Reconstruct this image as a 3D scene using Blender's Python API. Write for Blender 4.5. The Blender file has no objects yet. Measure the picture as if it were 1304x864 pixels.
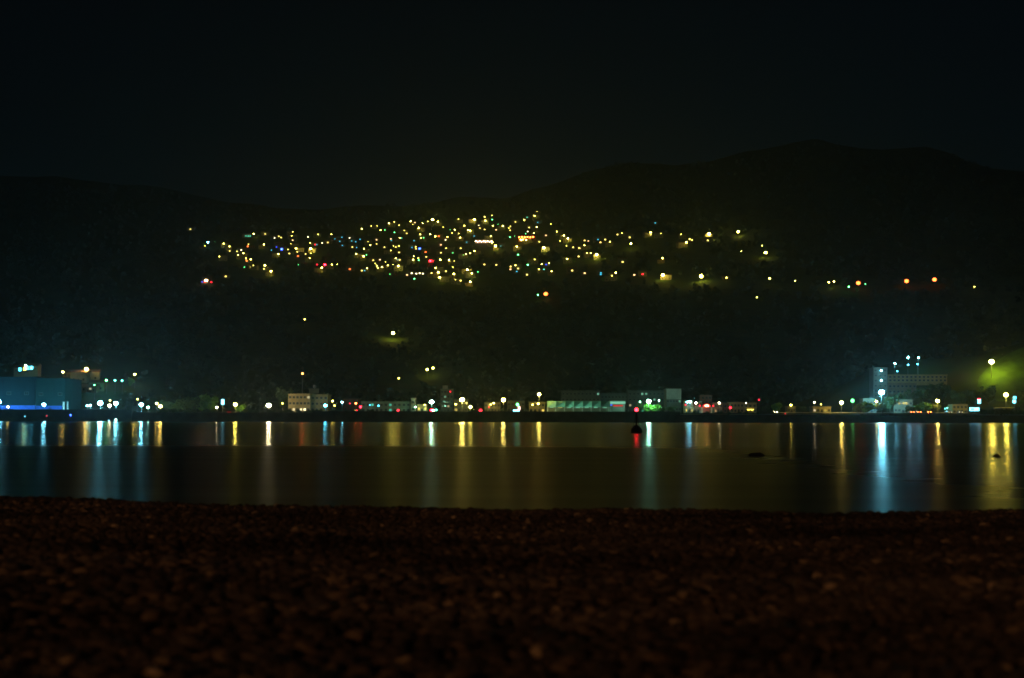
import bpy, math, random
import numpy as np
from mathutils import Vector, Matrix, Euler
random.seed(7); rng = np.random.default_rng(7)
R = math.radians
scn = bpy.context.scene
COL = scn.collection

# ------------------------------------------------------------------ camera
F = 1934.0; CX, CY = 652.0, 432.0; ZC = 1.25
cd = bpy.data.cameras.new('camera'); cam = bpy.data.objects.new('camera', cd); COL.objects.link(cam)
cd.sensor_width = 36; cd.lens = F / 1304 * 36; cd.clip_start = .05; cd.clip_end = 12000
PITCH = math.atan(102.7 / F); ROLL = R(-.10)
M3 = Euler((math.pi / 2 + PITCH, 0, 0)).to_matrix() @ Matrix.Rotation(-ROLL, 3, 'Z')
cam.matrix_world = Matrix.Translation((0, 0, ZC)) @ M3.to_4x4()
cd.dof.use_dof = True; cd.dof.focus_distance = 740; cd.dof.aperture_fstop = 2.1; cd.dof.aperture_blades = 6
scn.camera = cam
def ray(px, py): return M3 @ Vector(((px - CX) / F, -(py - CY) / F, -1))
def at(px, py, Y):
    d = ray(px, py); d = d * (Y / d.y); return Vector((d.x, Y, d.z + ZC))

# ------------------------------------------------------------------ materials
MATS = {}
def nodes(name):
    m = bpy.data.materials.new(name); m.use_nodes = True
    nt = m.node_tree; return m, nt, nt.nodes['Principled BSDF']
def mat(name, c, rough=.8, metal=0, var=.25, scale=.6, spec=.3):
    if name in MATS: return MATS[name]
    m, nt, b = nodes(name)
    b.inputs['Roughness'].default_value = rough; b.inputs['Metallic'].default_value = metal
    b.inputs['Specular IOR Level'].default_value = spec
    tc = nt.nodes.new('ShaderNodeTexCoord'); n = nt.nodes.new('ShaderNodeTexNoise')
    n.inputs['Scale'].default_value = scale; n.inputs['Detail'].default_value = 5
    nt.links.new(tc.outputs['Object'], n.inputs['Vector'])
    r = nt.nodes.new('ShaderNodeValToRGB')
    r.color_ramp.elements[0].position = .3; r.color_ramp.elements[1].position = .7
    r.color_ramp.elements[0].color = (*[x * (1 - var) for x in c], 1)
    r.color_ramp.elements[1].color = (*[min(1, x * (1 + var)) for x in c], 1)
    nt.links.new(n.outputs['Fac'], r.inputs['Fac']); nt.links.new(r.outputs['Color'], b.inputs['Base Color'])
    MATS[name] = m; return m
LC = dict(y=(1, .80, .11), a=(1, .74, .14), w=(1, .84, .45), C=(.20, .78, 1), G=(.36, 1, .66), c=(.08, .70, 1), g=(.10, 1, .22),
          t=(.10, .95, .65), r=(1, .012, .025), o=(1, .13, .022), b=(.03, .08, 1), h=(1, .55, .22), p=(1, .5, .45), s=(1, .43, .16))
def emit(code, s):
    k = 'light_%s_%g' % (code, s)
    if k in MATS: return MATS[k]
    m = bpy.data.materials.new(k); m.use_nodes = True; nt = m.node_tree; nt.nodes.clear()
    e = nt.nodes.new('ShaderNodeEmission'); o = nt.nodes.new('ShaderNodeOutputMaterial')
    e.inputs['Color'].default_value = (*LC[code], 1); e.inputs['Strength'].default_value = s
    nt.links.new(e.outputs[0], o.inputs['Surface']); MATS[k] = m; return m
STEEL = mat('galvanised steel', (.22, .23, .23), .5, .6, .15)
DARK = mat('dark paint', (.03, .03, .03), .5)
GLASS = mat('dark window glass', (.02, .025, .03), .1, 0, .2, .6, .6)
BARK = mat('bark', (.09, .07, .05), .9, 0, .3, 3)
LIT_LEAF = mat('foliage lamplit green', (.12, .27, .03), .7, 0, .4, .5)  # brighter leaf copy for trees by lamps, lamplight put into the colour
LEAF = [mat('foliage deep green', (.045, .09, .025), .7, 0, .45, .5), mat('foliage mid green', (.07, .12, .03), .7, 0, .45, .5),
        mat('foliage olive', (.075, .095, .03), .7, 0, .45, .5)]

# ------------------------------------------------------------------ mesh helper
class MB:
    def __init__(s): s.v = []; s.f = []; s.mi = []; s.cur = 0
    def add(s, vs, fs):
        b = len(s.v); s.v += [tuple(v) for v in vs]; s.f += [tuple(b + i for i in f) for f in fs]; s.mi += [s.cur] * len(fs); return s
    def box(s, x0, x1, y0, y1, z0, z1):
        return s.add([(x0, y0, z0), (x1, y0, z0), (x1, y1, z0), (x0, y1, z0), (x0, y0, z1), (x1, y0, z1), (x1, y1, z1), (x0, y1, z1)],
              [(0, 3, 2, 1), (4, 5, 6, 7), (0, 1, 5, 4), (1, 2, 6, 5), (2, 3, 7, 6), (3, 0, 4, 7)])
    def tube(s, p, q, r0, r1=None, n=8):
        r1 = r0 if r1 is None else r1; p = Vector(p); q = Vector(q); d = (q - p).normalized()
        a = d.orthogonal().normalized(); b = d.cross(a); vs = []
        for c, r in ((p, r0), (q, r1)):
            for i in range(n):
                t = 2 * math.pi * i / n; vs.append(c + a * (r * math.cos(t)) + b * (r * math.sin(t)))
        fs = [(i, (i + 1) % n, n + (i + 1) % n, n + i) for i in range(n)] + [tuple(reversed(range(n))), tuple(range(n, 2 * n))]
        return s.add(vs, fs)
    def ball(s, c, rx, ry, rz, nu=10, nv=6, top=1.0, noise=0):
        vs = []; fs = []
        for j in range(nv + 1):
            ph = math.pi * j / nv - math.pi / 2
            for i in range(nu):
                t = 2 * math.pi * i / nu; k = 1 + (random.uniform(-noise, noise) if 0 < j < nv else 0)
                vs.append((c[0] + rx * k * math.cos(ph) * math.cos(t), c[1] + ry * k * math.cos(ph) * math.sin(t), c[2] + rz * k * math.sin(ph)))
        for j in range(nv):
            for i in range(nu):
                a, b = j * nu + i, j * nu + (i + 1) % nu
                fs.append((a, b, b + nu, a + nu))
        return s.add(vs, fs)
    def mesh(s, name, mats, smooth=False):
        me = bpy.data.meshes.new(name); me.from_pydata(s.v, [], s.f); me.update()
        for m in (mats if isinstance(mats, (list, tuple)) else [mats]): me.materials.append(m)
        me.polygons.foreach_set('material_index', s.mi)
        if smooth: me.polygons.foreach_set('use_smooth', [True] * len(s.f))
        return me
    def build(s, name, mats, parent=None, smooth=False): return link(name, s.mesh(name, mats, smooth), parent)
def link(name, me, parent=None, loc=None):
    o = bpy.data.objects.new(name, me); COL.objects.link(o); o.parent = parent
    if loc is not None: o.location = loc
    return o
def tag(o, label=None, cat=None, group=None, kind=None):
    if label: o['label'] = label
    if cat: o['category'] = cat
    if group: o['group'] = group
    if kind: o['kind'] = kind
    return o
def thing(name, loc, label, cat, group=None, rz=0):
    o = bpy.data.objects.new(name, None); COL.objects.link(o); o.location = loc; o.rotation_euler.z = rz; o.empty_display_size = .5
    return tag(o, label, cat, group)

# ------------------------------------------------------------------ terrain
DR = 2700.
RP = [(-1200, 190), (-500, 200), (0, 215), (130, 221), (200, 236), (290, 258), (345, 266), (450, 262), (560, 256), (640, 250), (690, 234), (750, 215),
      (800, 206), (860, 214), (940, 196), (1040, 179), (1110, 186), (1190, 178), (1250, 204), (1304, 214), (1800, 205), (2500, 225)]
rpx = np.array([(p - CX) / F * DR for p, _ in RP]); rpz = np.array([(535 - q) / F * DR for _, q in RP])
KN = [(-285, 1040, 20, 80, 75), (312, 880, 42, 62, 50), (-450, 960, 30, 90, 80), (228, 905, 24, 42, 42), (560, 960, 45, 130, 90)]
def vnoise(x, y, sc, seed):
    x = np.asarray(x) / sc; y = np.asarray(y) / sc
    xi = np.floor(x).astype(np.int64); yi = np.floor(y).astype(np.int64); fx = x - xi; fy = y - yi
    fx = fx * fx * (3 - 2 * fx); fy = fy * fy * (3 - 2 * fy)
    def h(a, b):
        n = (a * 374761393 + b * 668265263 + seed * 1442695) & 0x7fffffff
        n = ((n ^ (n >> 13)) * 1274126177) & 0x7fffffff
        return ((n ^ (n >> 16)) & 0xffff) / 65535.
    return (h(xi, yi) * (1 - fx) + h(xi + 1, yi) * fx) * (1 - fy) + (h(xi, yi + 1) * (1 - fx) + h(xi + 1, yi + 1) * fx) * fy
def H(x, y):
    x = np.asarray(x, float); y = np.asarray(y, float)
    zr = np.interp(x, rpx, rpz)
    s = np.clip((y - 870) / (DR - 870), 0, None)
    z = 4.6 + (zr - 4.6) * np.where(s <= 1, s ** 1.3, np.clip(1 - (s - 1) * 1.2, -.2, 1))
    k = np.clip(s * 8, 0, 1)
    z = z + k * ((vnoise(x, y, 260, 1) - .5) * 26 + (vnoise(x, y, 90, 2) - .5) * 10 + (vnoise(x, y, 34, 3) - .5) * 4)
    for kx, ky, h, sx, sy in KN: z = z + h * np.exp(-((x - kx) / sx) ** 2 - ((y - ky) / sy) ** 2) * np.clip((y - 775) / 60, 0, 1)
    return z
def on_hill(px, py, up=6., lo=800.):
    """where the line of sight to a light meets the hillside, a lamp's height up"""
    d = ray(px, py); d = d / d.y
    Y = np.arange(lo, 3000., 4.); zz = ZC + d.z * Y; hh = H(d.x * Y, Y) + up
    i = np.argmax(hh >= zz)
    Yh = Y[i] if hh[i] >= zz[i] else 2650.
    return Vector((d.x * Yh, Yh, float(H(d.x * Yh, Yh))))
xs = np.concatenate([np.linspace(-2000, -620, 36), np.linspace(-600, 600, 151), np.linspace(620, 2000, 36)])
ys = np.concatenate([np.linspace(742, 1100, 72), np.linspace(1112, 3400, 150)])
X, Y = np.meshgrid(xs, ys); Z = H(X, Y)
nx, ny = len(xs), len(ys)
def grid(name, X, Y, Z, m, smooth=True):
    ny, nx = X.shape; idx = np.arange(nx * ny).reshape(ny, nx)
    q = np.stack([idx[:-1, :-1], idx[:-1, 1:], idx[1:, 1:], idx[1:, :-1]], -1).reshape(-1, 4)
    return link(name, fast_mesh(name, np.stack([X, Y, Z], -1).reshape(-1, 3), q, m, smooth))
def fast_mesh(name, v, f, m, smooth=True):
    me = bpy.data.meshes.new(name); me.vertices.add(len(v)); me.vertices.foreach_set('co', np.asarray(v, np.float32).ravel())
    n, k = f.shape; me.loops.add(n * k); me.loops.foreach_set('vertex_index', f.astype(np.int32).ravel())
    me.polygons.add(n); me.polygons.foreach_set('loop_start', np.arange(0, n * k, k, dtype=np.int32))
    me.polygons.foreach_set('use_smooth', np.full(n, smooth)); me.materials.append(m); me.update(calc_edges=True); me.validate(); return me
m, nt, b = nodes('hill ground'); b.inputs['Roughness'].default_value = .95; b.inputs['Specular IOR Level'].default_value = .1
tc = nt.nodes.new('ShaderNodeTexCoord')
n1 = nt.nodes.new('ShaderNodeTexNoise'); n1.inputs['Scale'].default_value = .06; n1.inputs['Detail'].default_value = 8
r1 = nt.nodes.new('ShaderNodeValToRGB'); e = r1.color_ramp.elements
e[0].position = .35; e[0].color = (.024, .04, .014, 1); e[1].position = .7; e[1].color = (.06, .062, .028, 1)
x = e.new(.52); x.color = (.04, .07, .018, 1)
nt.links.new(tc.outputs['Object'], n1.inputs['Vector']); nt.links.new(n1.outputs['Fac'], r1.inputs['Fac']); nt.links.new(r1.outputs['Color'], b.inputs['Base Color'])
HILL = m
tag(grid('hills', X, Y, Z, HILL), kind='structure')

X, Y = np.meshgrid(np.linspace(255, 345, 46), np.linspace(812, 872, 40))
tag(grid('grass_bank', X, Y, H(X, Y) + .25 - .9 * np.clip(np.hypot((X - 302) / 50, (Y - 842) / 33) - .75, 0, 1) ** 1.5 * 6, mat('lamplit grass', (.075, .16, .018), .9, 0, .55, .12, .1)), kind='structure')  # grass brighter than the hill, the lamplight partly put into its colour

# ------------------------------------------------------------------ water
m, nt, b = nodes('sea water'); b.inputs['Base Color'].default_value = (.004, .009, .010, 1); b.inputs['IOR'].default_value = 1.333
geo = nt.nodes.new('ShaderNodeNewGeometry'); sep = nt.nodes.new('ShaderNodeSeparateXYZ'); nt.links.new(geo.outputs['Position'], sep.inputs[0])
def mth(op, a, b_=None, clamp=False):
    n = nt.nodes.new('ShaderNodeMath'); n.operation = op; n.use_clamp = clamp
    for i, v in enumerate((a, b_)):
        if v is None: continue
        if isinstance(v, (int, float)): n.inputs[i].default_value = v
        else: nt.links.new(v, n.inputs[i])
    return n.outputs[0]
def rng_(v, a, b_, c, d, smooth=True):
    n = nt.nodes.new('ShaderNodeMapRange'); n.interpolation_type = 'SMOOTHSTEP' if smooth else 'LINEAR'
    nt.links.new(v, n.inputs['Value']); n.inputs[1].default_value = a; n.inputs[2].default_value = b_; n.inputs[3].default_value = c; n.inputs[4].default_value = d
    return n.outputs['Result']
# calm water inside the bay, a breeze-ruffled sheet nearer the beach on the left two thirds; long wind lanes everywhere
mp = nt.nodes.new('ShaderNodeMapping'); mp.inputs['Scale'].default_value = (.015, .33, 1); nt.links.new(geo.outputs['Position'], mp.inputs['Vector'])
ns = nt.nodes.new('ShaderNodeTexNoise'); ns.inputs['Scale'].default_value = 1; ns.inputs['Detail'].default_value = 5; nt.links.new(mp.outputs[0], ns.inputs['Vector'])
lane = mth('MULTIPLY', mth('SUBTRACT', ns.outputs['Fac'], .5), .12)
near = rng_(mth('ADD', sep.outputs['Y'], mth('MULTIPLY', mth('SUBTRACT', ns.outputs['Fac'], .5), 26)), 65, 75, 1, 0)
left = rng_(sep.outputs['X'], 1.5, 14, 1, .24)
ruf = mth('MULTIPLY', near, left)
b_r = mth('ADD', mth('ADD', mth('MULTIPLY', ruf, .165), .18), lane)
nt.links.new(b_r, b.inputs['Roughness'])
WATER = m
wx = np.concatenate([np.linspace(-900, -60, 12), np.linspace(-50, 50, 21), np.linspace(60, 900, 12)]); wy = np.concatenate([np.linspace(10, 80, 15), np.linspace(100, 743, 20)])
X, Y = np.meshgrid(wx, wy)
tag(grid('water', X, Y, X * 0, WATER), kind='structure')

# ------------------------------------------------------------------ beach
cpx = np.array([-400, 0, 250, 500, 650, 850, 1050, 1180, 1304, 1700]); cyc = np.array([17.2, 16.5, 16.1, 15.4, 15.0, 14.9, 14.8, 15.2, 15.6, 16.2])
def crest(x, y): return np.interp(652 + x / np.maximum(y, 3) * F, cpx, cyc)
def ZB(x, y):
    yc = crest(x, y)
    z = .35 + (yc - y) * .0195
    z = np.where(y > yc, .35 - (y - yc) * .22, z) + np.where(y < 3, (3 - y) * .03, 0)
    return z + (vnoise(x, y, 1.5, 5) - .5) * .07 + (vnoise(x, y, .5, 6) - .5) * .02
m, nt, b = nodes('wet shingle'); b.inputs['Base Color'].default_value = (.09, .065, .05, 1); b.inputs['Roughness'].default_value = .9
bx = np.linspace(-22, 22, 177); by = np.concatenate([np.linspace(-12, 2, 20), np.linspace(2.1, 22, 160)])
X, Y = np.meshgrid(bx, by)
tag(grid('beach', X, Y, ZB(X, Y) - .012, m), kind='structure')
def ico(sub):
    import bmesh
    bm = bmesh.new(); bmesh.ops.create_icosphere(bm, subdivisions=sub, radius=1)
    v = np.array([q.co[:] for q in bm.verts]); f = np.array([[q.index for q in p.verts] for p in bm.faces]); bm.free(); return v, f
def scatter(n, y0, y1, margin, sub, rmin, rmax):
    V0, F0 = ico(sub); shapes = []
    for k in range(14):
        n_ = V0 * rng.uniform(.75, 1.15, (len(V0), 1)); n_ = np.sign(n_) * np.abs(n_) ** rng.uniform(.8, 1.05); shapes.append(n_)
    shapes = np.array(shapes)
    t = rng.random(n); y = np.sqrt(y0 ** 2 + t * (y1 ** 2 - y0 ** 2))
    x = rng.uniform(-1, 1, n) * (.345 * y + margin)
    r = rmin * (rmax / rmin) ** (rng.random(n) ** 2.0)
    r *= .8 + .6 * vnoise(x, y, .8, 11)
    S = shapes[rng.integers(0, 14, n)] * np.stack([r * rng.uniform(.9, 1.5, n), r * rng.uniform(.8, 1.2, n), r * rng.uniform(.45, .75, n)], -1)[:, None, :]
    a = rng.random(n) * 2 * np.pi; tx = np.clip(rng.normal(0, .15, n), -.3, .3); ca, sa = np.cos(a), np.sin(a)
    S[..., 2] += S[..., 0] * tx[:, None]
    P = np.stack([S[..., 0] * ca[:, None] - S[..., 1] * sa[:, None], S[..., 0] * sa[:, None] + S[..., 1] * ca[:, None], S[..., 2]], -1)
    P += np.stack([x, y, ZB(x, y) + r * rng.uniform(0, .7, n)], -1)[:, None, :]
    f = F0[None] + (np.arange(n) * len(V0))[:, None, None]
    return P.reshape(-1, 3), f.reshape(-1, 3)
v1, f1 = scatter(52000, 2.3, 8.5, 1.8, 2, .009, .034)
v2, f2 = scatter(140000, 8.5, 17.4, 2.2, 1, .010, .032)
m, nt, b = nodes('beach pebble'); b.inputs['Roughness'].default_value = .65; b.inputs['Specular IOR Level'].default_value = .25
g = nt.nodes.new('ShaderNodeNewGeometry'); r1 = nt.nodes.new('ShaderNodeValToRGB'); r1.color_ramp.interpolation = 'LINEAR'
e = r1.color_ramp.elements; e[0].position = 0; e[0].color = (.06, .05, .042, 1); e[1].position = 1; e[1].color = (.62, .48, .30, 1)
for p, c in ((.45, (.10, .085, .07)), (.80, (.14, .11, .08)), (.97, (.26, .19, .12))):
    q = e.new(p); q.color = (*c, 1)
nt.links.new(g.outputs['Random Per Island'], r1.inputs['Fac']); nz = nt.nodes.new('ShaderNodeTexNoise'); nz.inputs['Scale'].default_value = .55; nz.inputs['Detail'].default_value = 4
mpp = nt.nodes.new('ShaderNodeMapping'); mpp.inputs['Scale'].default_value = (.7, 1.6, 1); nt.links.new(g.outputs['Position'], mpp.inputs['Vector']); nt.links.new(mpp.outputs[0], nz.inputs['Vector'])
wet = nt.nodes.new('ShaderNodeMapRange'); nt.links.new(nz.outputs['Fac'], wet.inputs['Value']); wet.inputs[1].default_value = .35; wet.inputs[2].default_value = .68; wet.inputs[3].default_value = .45; wet.inputs[4].default_value = 1.7
mx = nt.nodes.new('ShaderNodeVectorMath'); mx.operation = 'SCALE'; nt.links.new(r1.outputs['Color'], mx.inputs[0]); nt.links.new(wet.outputs['Result'], mx.inputs['Scale'])
nt.links.new(mx.outputs[0], b.inputs['Base Color'])
tag(link('pebbles', fast_mesh('pebbles', np.concatenate([v1, v2]), np.concatenate([f1, f2 + len(v1)]), m)),
    'brown pebbles covering the beach in the dark foreground', 'pebbles', None, 'stuff')

# promenade behind the beach with the sodium lamp that lights the shingle
X, Y = np.meshgrid(np.linspace(-70, 70, 30), np.linspace(-110, -11.9, 30))
tag(grid('promenade', X, Y, X * 0 + ZB(np.array([0.]), np.array([-12.]))[0] - .06, mat('promenade paving', (.16, .15, .14), .9, 0, .2, .5, .2)), kind='structure')
t = thing('street_lamp', (-24, -52, .8), 'tall sodium street lamp on the promenade behind the pebble beach', 'lamp')
mb = MB(); mb.tube((0, 0, -.3), (0, 0, 12.9), .16, .09, 10); mb.build('pole', STEEL, t, True)
mb = MB(); mb.tube((0, 0, 12.8), (.7, 1.5, 13.2), .06, .05, 6); mb.build('arm', STEEL, t)
mb = MB(); mb.ball((.8, 1.8, 13.25), .75, .75, .2, 12, 6); mb.build('lamp_head', DARK, t, True)
mb = MB(); mb.ball((.8, 1.8, 12.85), .6, .6, .34, 12, 8); mb.build('bulb', emit('s', 1350), t, True)
ROCK = mat('wet rock', (.04, .035, .03), .6, 0, .4, 3)
def rock(px, py, w, h, label):
    d = ray(px, py); Yd = ZC / -d.z * d.y / 1; Yd = d.y * (ZC / -d.z); x = d.x * (ZC / -d.z)
    mb = MB(); mb.ball((0, 0, 0), w / 2, w * .4, h, 14, 8, noise=.22)
    if w > .6: mb.ball((-w * .45, .05, 0), w * .5, w * .3, h * .5, 12, 6, noise=.25)
    o = mb.build('sea_rock', ROCK, None, True); o.location = (x, Yd, 0); tag(o, label, 'rock')
rock(963, 581.5, .55, .12, 'low dark rock breaking the water surface near the middle of the bay')
rock(1269, 582, .25, .10, 'small pointed rock in the yellow lamp reflection on the right')

# ------------------------------------------------------------------ buoy
BY = 147.; p = at(810.5, 551, BY); p.z = 0
BUOY = mat('buoy paint', (.015, .013, .013), .7)
t = thing('beacon_buoy', p, 'dark beacon buoy on a round float with a red light before the seawall', 'buoy')
mb = MB(); mb.tube((0, 0, -.2), (0, 0, .42), .58, .52, 20); mb.tube((0, 0, .42), (0, 0, .72), .45, .22, 16); mb.build('float', BUOY, t, False)
mb = MB(); mb.tube((0, 0, .72), (0, 0, 2.02), .09, .07, 8)
for k in range(4): a = k * math.pi / 2; mb.tube((.3 * math.cos(a), .3 * math.sin(a), .6), (.07 * math.cos(a), .07 * math.sin(a), 1.7), .025, .025, 6)
mb.build('mast', BUOY, t)
mb = MB(); mb.tube((0, 0, 2.0), (0, 0, 2.06), .22, .22, 12); mb.build('lantern_base', BUOY, t)
mb = MB(); mb.ball((0, 0, 2.23), .16, .16, .17, 10, 6); mb.build('lantern', emit('r', 22), t, True)

# ------------------------------------------------------------------ seawall, quay road, rail in place of the car light trail
CONC = mat('old sea concrete', (.07, .07, .06), .9, 0, .4, .25, .1)
ASPH = mat('asphalt', (.05, .05, .05), .9, 0, .2, .5, .2)
PAVE = mat('pavement', (.16, .15, .14), .9, 0, .2, .5, .2)
def wall_piece(px0, px1, ytop, Y0, label):
    a = at(px0, ytop, Y0); c = at(px1, ytop, Y0); t = thing('seawall', (a.x, Y0, 0), label, 'wall'); L = c.x - a.x; h = a.z
    mb = MB(); mb.add([(0, -1.6, -1), (L, -1.6, -1), (L, 0, h - .4), (0, 0, h - .4), (0, 2.4, -1), (L, 2.4, -1), (L, 2.4, h - .4), (0, 2.4, h - .4)],
                      [(0, 1, 2, 3), (5, 4, 7, 6), (3, 2, 6, 7), (1, 5, 6, 2), (4, 0, 3, 7)]); mb.build('wall_face', CONC, t)
    mb = MB(); n = max(1, int(L / 12))
    for k in range(n): mb.box(L * k / n + .03, L * (k + 1) / n - .03, -.25, 2.2, h - .397, h)
    mb.build('coping', CONC, t)
wall_piece(-260, 168, 521.0, 740, 'dark seawall below the blue lit warehouse on the left')
wall_piece(168.2, 398, 525.5, 741, 'dark lower seawall with bushes along its top, left of centre')
wall_piece(398.2, 866, 523.6, 740, 'long straight dark seawall in front of the market hall')
wall_piece(866.2, 1560, 528.6, 741, 'low dark seawall below the coast road on the right')
def strip(name, y0, y1, dz, m):
    X, Y = np.meshgrid(np.linspace(-700, 700, 60), np.linspace(y0, y1, 4)); return tag(grid(name, X, Y, X * 0 + 4.6 + dz, m), kind='structure')
strip('road', 747, 755, .02, ASPH)
mb = MB(); mb.box(-700, 700, 755.01, 759, 4.2, 4.74); tag(mb.build('pavement', PAVE), kind='structure')
mb = MB()
for k in range(-110, 110): mb.box(k * 6, k * 6 + 2.6, 750.92, 751.08, 4.622, 4.626)
tag(mb.build('road_markings', mat('road paint', (.7, .7, .68), .8)), kind='structure')
RAIL = mat('pale stand-in rail', (.55, .5, .46), .5, .2, .1)  # rail added to draw the line of the car light trail
a = at(990, 526.4, 773); c = at(1236, 526.4, 773)
t = thing('light_trail_rail', (a.x, 773, 4.35), 'long pale stand-in rail for the car light trail on the right', 'guard rail'); L = c.x - a.x
mb = MB(); mb.box(0, L, 0, .08, .55, .85); mb.build('rail', RAIL, t)
mb = MB(); mb.box(-.06, .06, .1, .2, 0, .8); pm = mb.mesh('post', RAIL)
for k in range(26): link('post', pm, t, (L * (k + .5) / 26, 0, 0))

# ------------------------------------------------------------------ buildings
def wallmat(c): return mat('wall %.3f %.3f %.3f' % c, tuple(x * .95 for x in c), .85, 0, .18, .35, .2)
ROOF = mat('roof felt', (.08, .08, .08), .9); TRIM = mat('trim paint', (.30, .29, .27), .7)
WINM = {}
def window_meshes(w, h, lit=None):
    k = (round(w, 2), round(h, 2), lit)
    if k not in WINM:
        a = MB(); t = .09
        a.box(-w / 2, w / 2, -.09, .04, h / 2 - t, h / 2); a.box(-w / 2, w / 2, -.12, .04, -h / 2, -h / 2 + t)
        a.box(-w / 2, -w / 2 + t, -.08, .04, -h / 2 + t, h / 2 - t); a.box(w / 2 - t, w / 2, -.08, .04, -h / 2 + t, h / 2 - t); a.box(-.03, .03, -.07, .04, -h / 2 + t, h / 2 - t)
        b = MB(); b.box(-w / 2 + t, w / 2 - t, -.03, -.01, -h / 2 + t, h / 2 - t)
        WINM[k] = (a.mesh('window', TRIM), b.mesh('pane', emit(*lit) if lit else GLASS))
    return WINM[k]
def building(name, label, px0, px1, ytop, Y0, depth, col, floors=2, cols=4, z0=4.6, lit=(), win=(1.3, 1.3), cat='building', parapet=.5, group=None, door=True, roofm=None):
    a = at(px0, ytop, Y0); c = at(px1, ytop, Y0); W = c.x - a.x; hgt = a.z - z0
    t = thing(name, ((a.x + c.x) / 2, Y0, z0), label, cat, group)
    wm = wallmat(col); mb = MB(); mb.box(-W / 2, W / 2, 0, depth, -1.5, hgt - parapet); mb.build('wall', wm, t)
    mb = MB(); e = .22
    mb.box(-W / 2 - e, W / 2 + e, -e, depth + e, hgt - parapet + .002, hgt - parapet + .2)
    mb.box(-W / 2 - e, W / 2 + e, -e, 0, hgt - parapet + .2, hgt); mb.box(-W / 2 - e, W / 2 + e, depth, depth + e, hgt - parapet + .2, hgt)
    mb.box(-W / 2 - e, -W / 2, 0, depth, hgt - parapet + .2, hgt); mb.box(W / 2, W / 2 + e, 0, depth, hgt - parapet + .2, hgt)
    mb.build('roof', roofm or wm, t)
    fh = (hgt - parapet) / max(floors, 1)
    for f in range(floors):
        for k in range(cols):
            x = W * ((k + .5) / cols - .5); z = fh * (f + .55)
            l = next((q[2] for q in lit if q[0] == f and q[1] == k), None)
            w, h = min(win[0], W / cols * .7), min(win[1], fh * .6)
            if door and f == 0 and k == cols // 2 and l is None:
                mb = MB(); mb.box(-.55, .55, -.06, .03, 0, 2.1); d = mb.build('door', DARK, t); d.location = (x, 0, .1); continue
            wmesh, pmesh = window_meshes(w, h, l); wo = link('window', wmesh, t, (x, 0, z)); link('pane', pmesh, wo)
    return t, W, hgt

# left: warehouse
BLUE = (.003, .03, .045)
t, W, h = building('warehouse', 'large pale blue warehouse washed in blue light at the left edge', -90, 45.6, 480, 786, 30, BLUE, 1, 6, win=(2.2, 1.6), door=True)
mb = MB(); mb.box(-W / 2, W / 2, -.06, -.003, 0, 3.6); mb.build('blue_glow_band', mat('blue light tint', (.03, .12, .55), .6), t)  # blue light on the wall base, put into the colour of a band
for k in range(3): mb = MB(); mb.box(-.5, .5, -.15, .15, -.2, .2); o = mb.build('blue_floodlight', emit('b', 26), t); o.location = (W * (.12 + .15 * k), -3.2, .35)
t, W, h = building('warehouse', 'teal walled warehouse block behind the white waterfront lamp, right of the blue one', 46.4, 83, 482, 785, 30, (.003, .042, .048), 1, 3, win=(2, 1.6))
mb = MB(); mb.box(-W / 2, W / 2, -.06, -.003, 0, 3.4); mb.build('blue_glow_band', mat('blue light tint', (.03, .12, .55), .6), t)  # same blue wash of light painted as a band
for k in range(2): mb = MB(); mb.box(-.4, .4, -.15, .15, -.2, .2); o = mb.build('blue_floodlight', emit('b', 16), t); o.location = (W * (-.3 + .4 * k), -3.2, .35)
for px, lab in ((80.8, 'thick white pillar at the right corner of the teal warehouse'), (86, 'thin white pillar standing just right of the warehouse corner')):
    p = at(px, 521, 779); t = thing('white_pillar', (p.x, 779, 4.6), lab, 'pillar'); r = .62 if px < 82 else .4
    mb = MB(); mb.tube((0, 0, 0), (0, 0, 5.2), r, r * .8, 10); mb.build('shaft', mat('white render', (.7, .7, .68), .8), t)
    mb = MB(); mb.tube((0, 0, 5.2), (0, 0, 5.5), r * 1.3, r * 1.3, 10); mb.build('cap', TRIM, t)
# office with tank
t, W, h = building('office_block', 'pale three storey block of square windows beside the red mast light', 367.3, 395.2, 501.5, 784, 14, (.36, .28, .15), 3, 6, lit=((0, 1, ('w', 1.2)), (0, 3, ('w', 1.5)), (0, 4, ('w', 2.5)), (2, 5, ('w', .7))))
t, W, h = building('office_block', 'duller block joined right of the pale office, water tank on its roof', 395.6, 417.5, 502.5, 786, 14, (.27, .23, .12), 3, 4)
p = at(399.5, 502, 796); t = thing('water_tank', (p.x, 797, p.z + .3), 'water tank house on the roof of the duller office block', 'water tank')
mb = MB(); mb.box(-2.3, 2.3, -1.5, 1.5, 0, 2.2); mb.box(-2.6, 2.6, -1.8, 1.8, 2.2, 2.5); mb.build('tank_house', wallmat((.3, .29, .2)), t)
mb = MB(); mb.ball((.3, 0, 3.6), .9, .9, .9, 12, 8); mb.tube((.3, 0, 2.5), (.3, 0, 3), .3); mb.build('tank', TRIM, t, True)
building('shed', 'reddish brown shed with dark windows between the office and the long terrace', 437, 456, 508, 800, 10, (.20, .10, .07), 2, 3)
building('long_terrace', 'long low grey green building with a row of windows behind the seawall', 460, 523, 511.5, 785, 12, (.22, .25, .20), 2, 11, lit=((1, 2, ('t', .8)), (1, 6, ('t', .5)), (0, 6, ('t', .6))))
building('gate_house', 'narrow pale gate house at the right end of the long terrace', 523.6, 529, 507, 783, 5, (.35, .31, .24), 2, 1, door=False)
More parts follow.
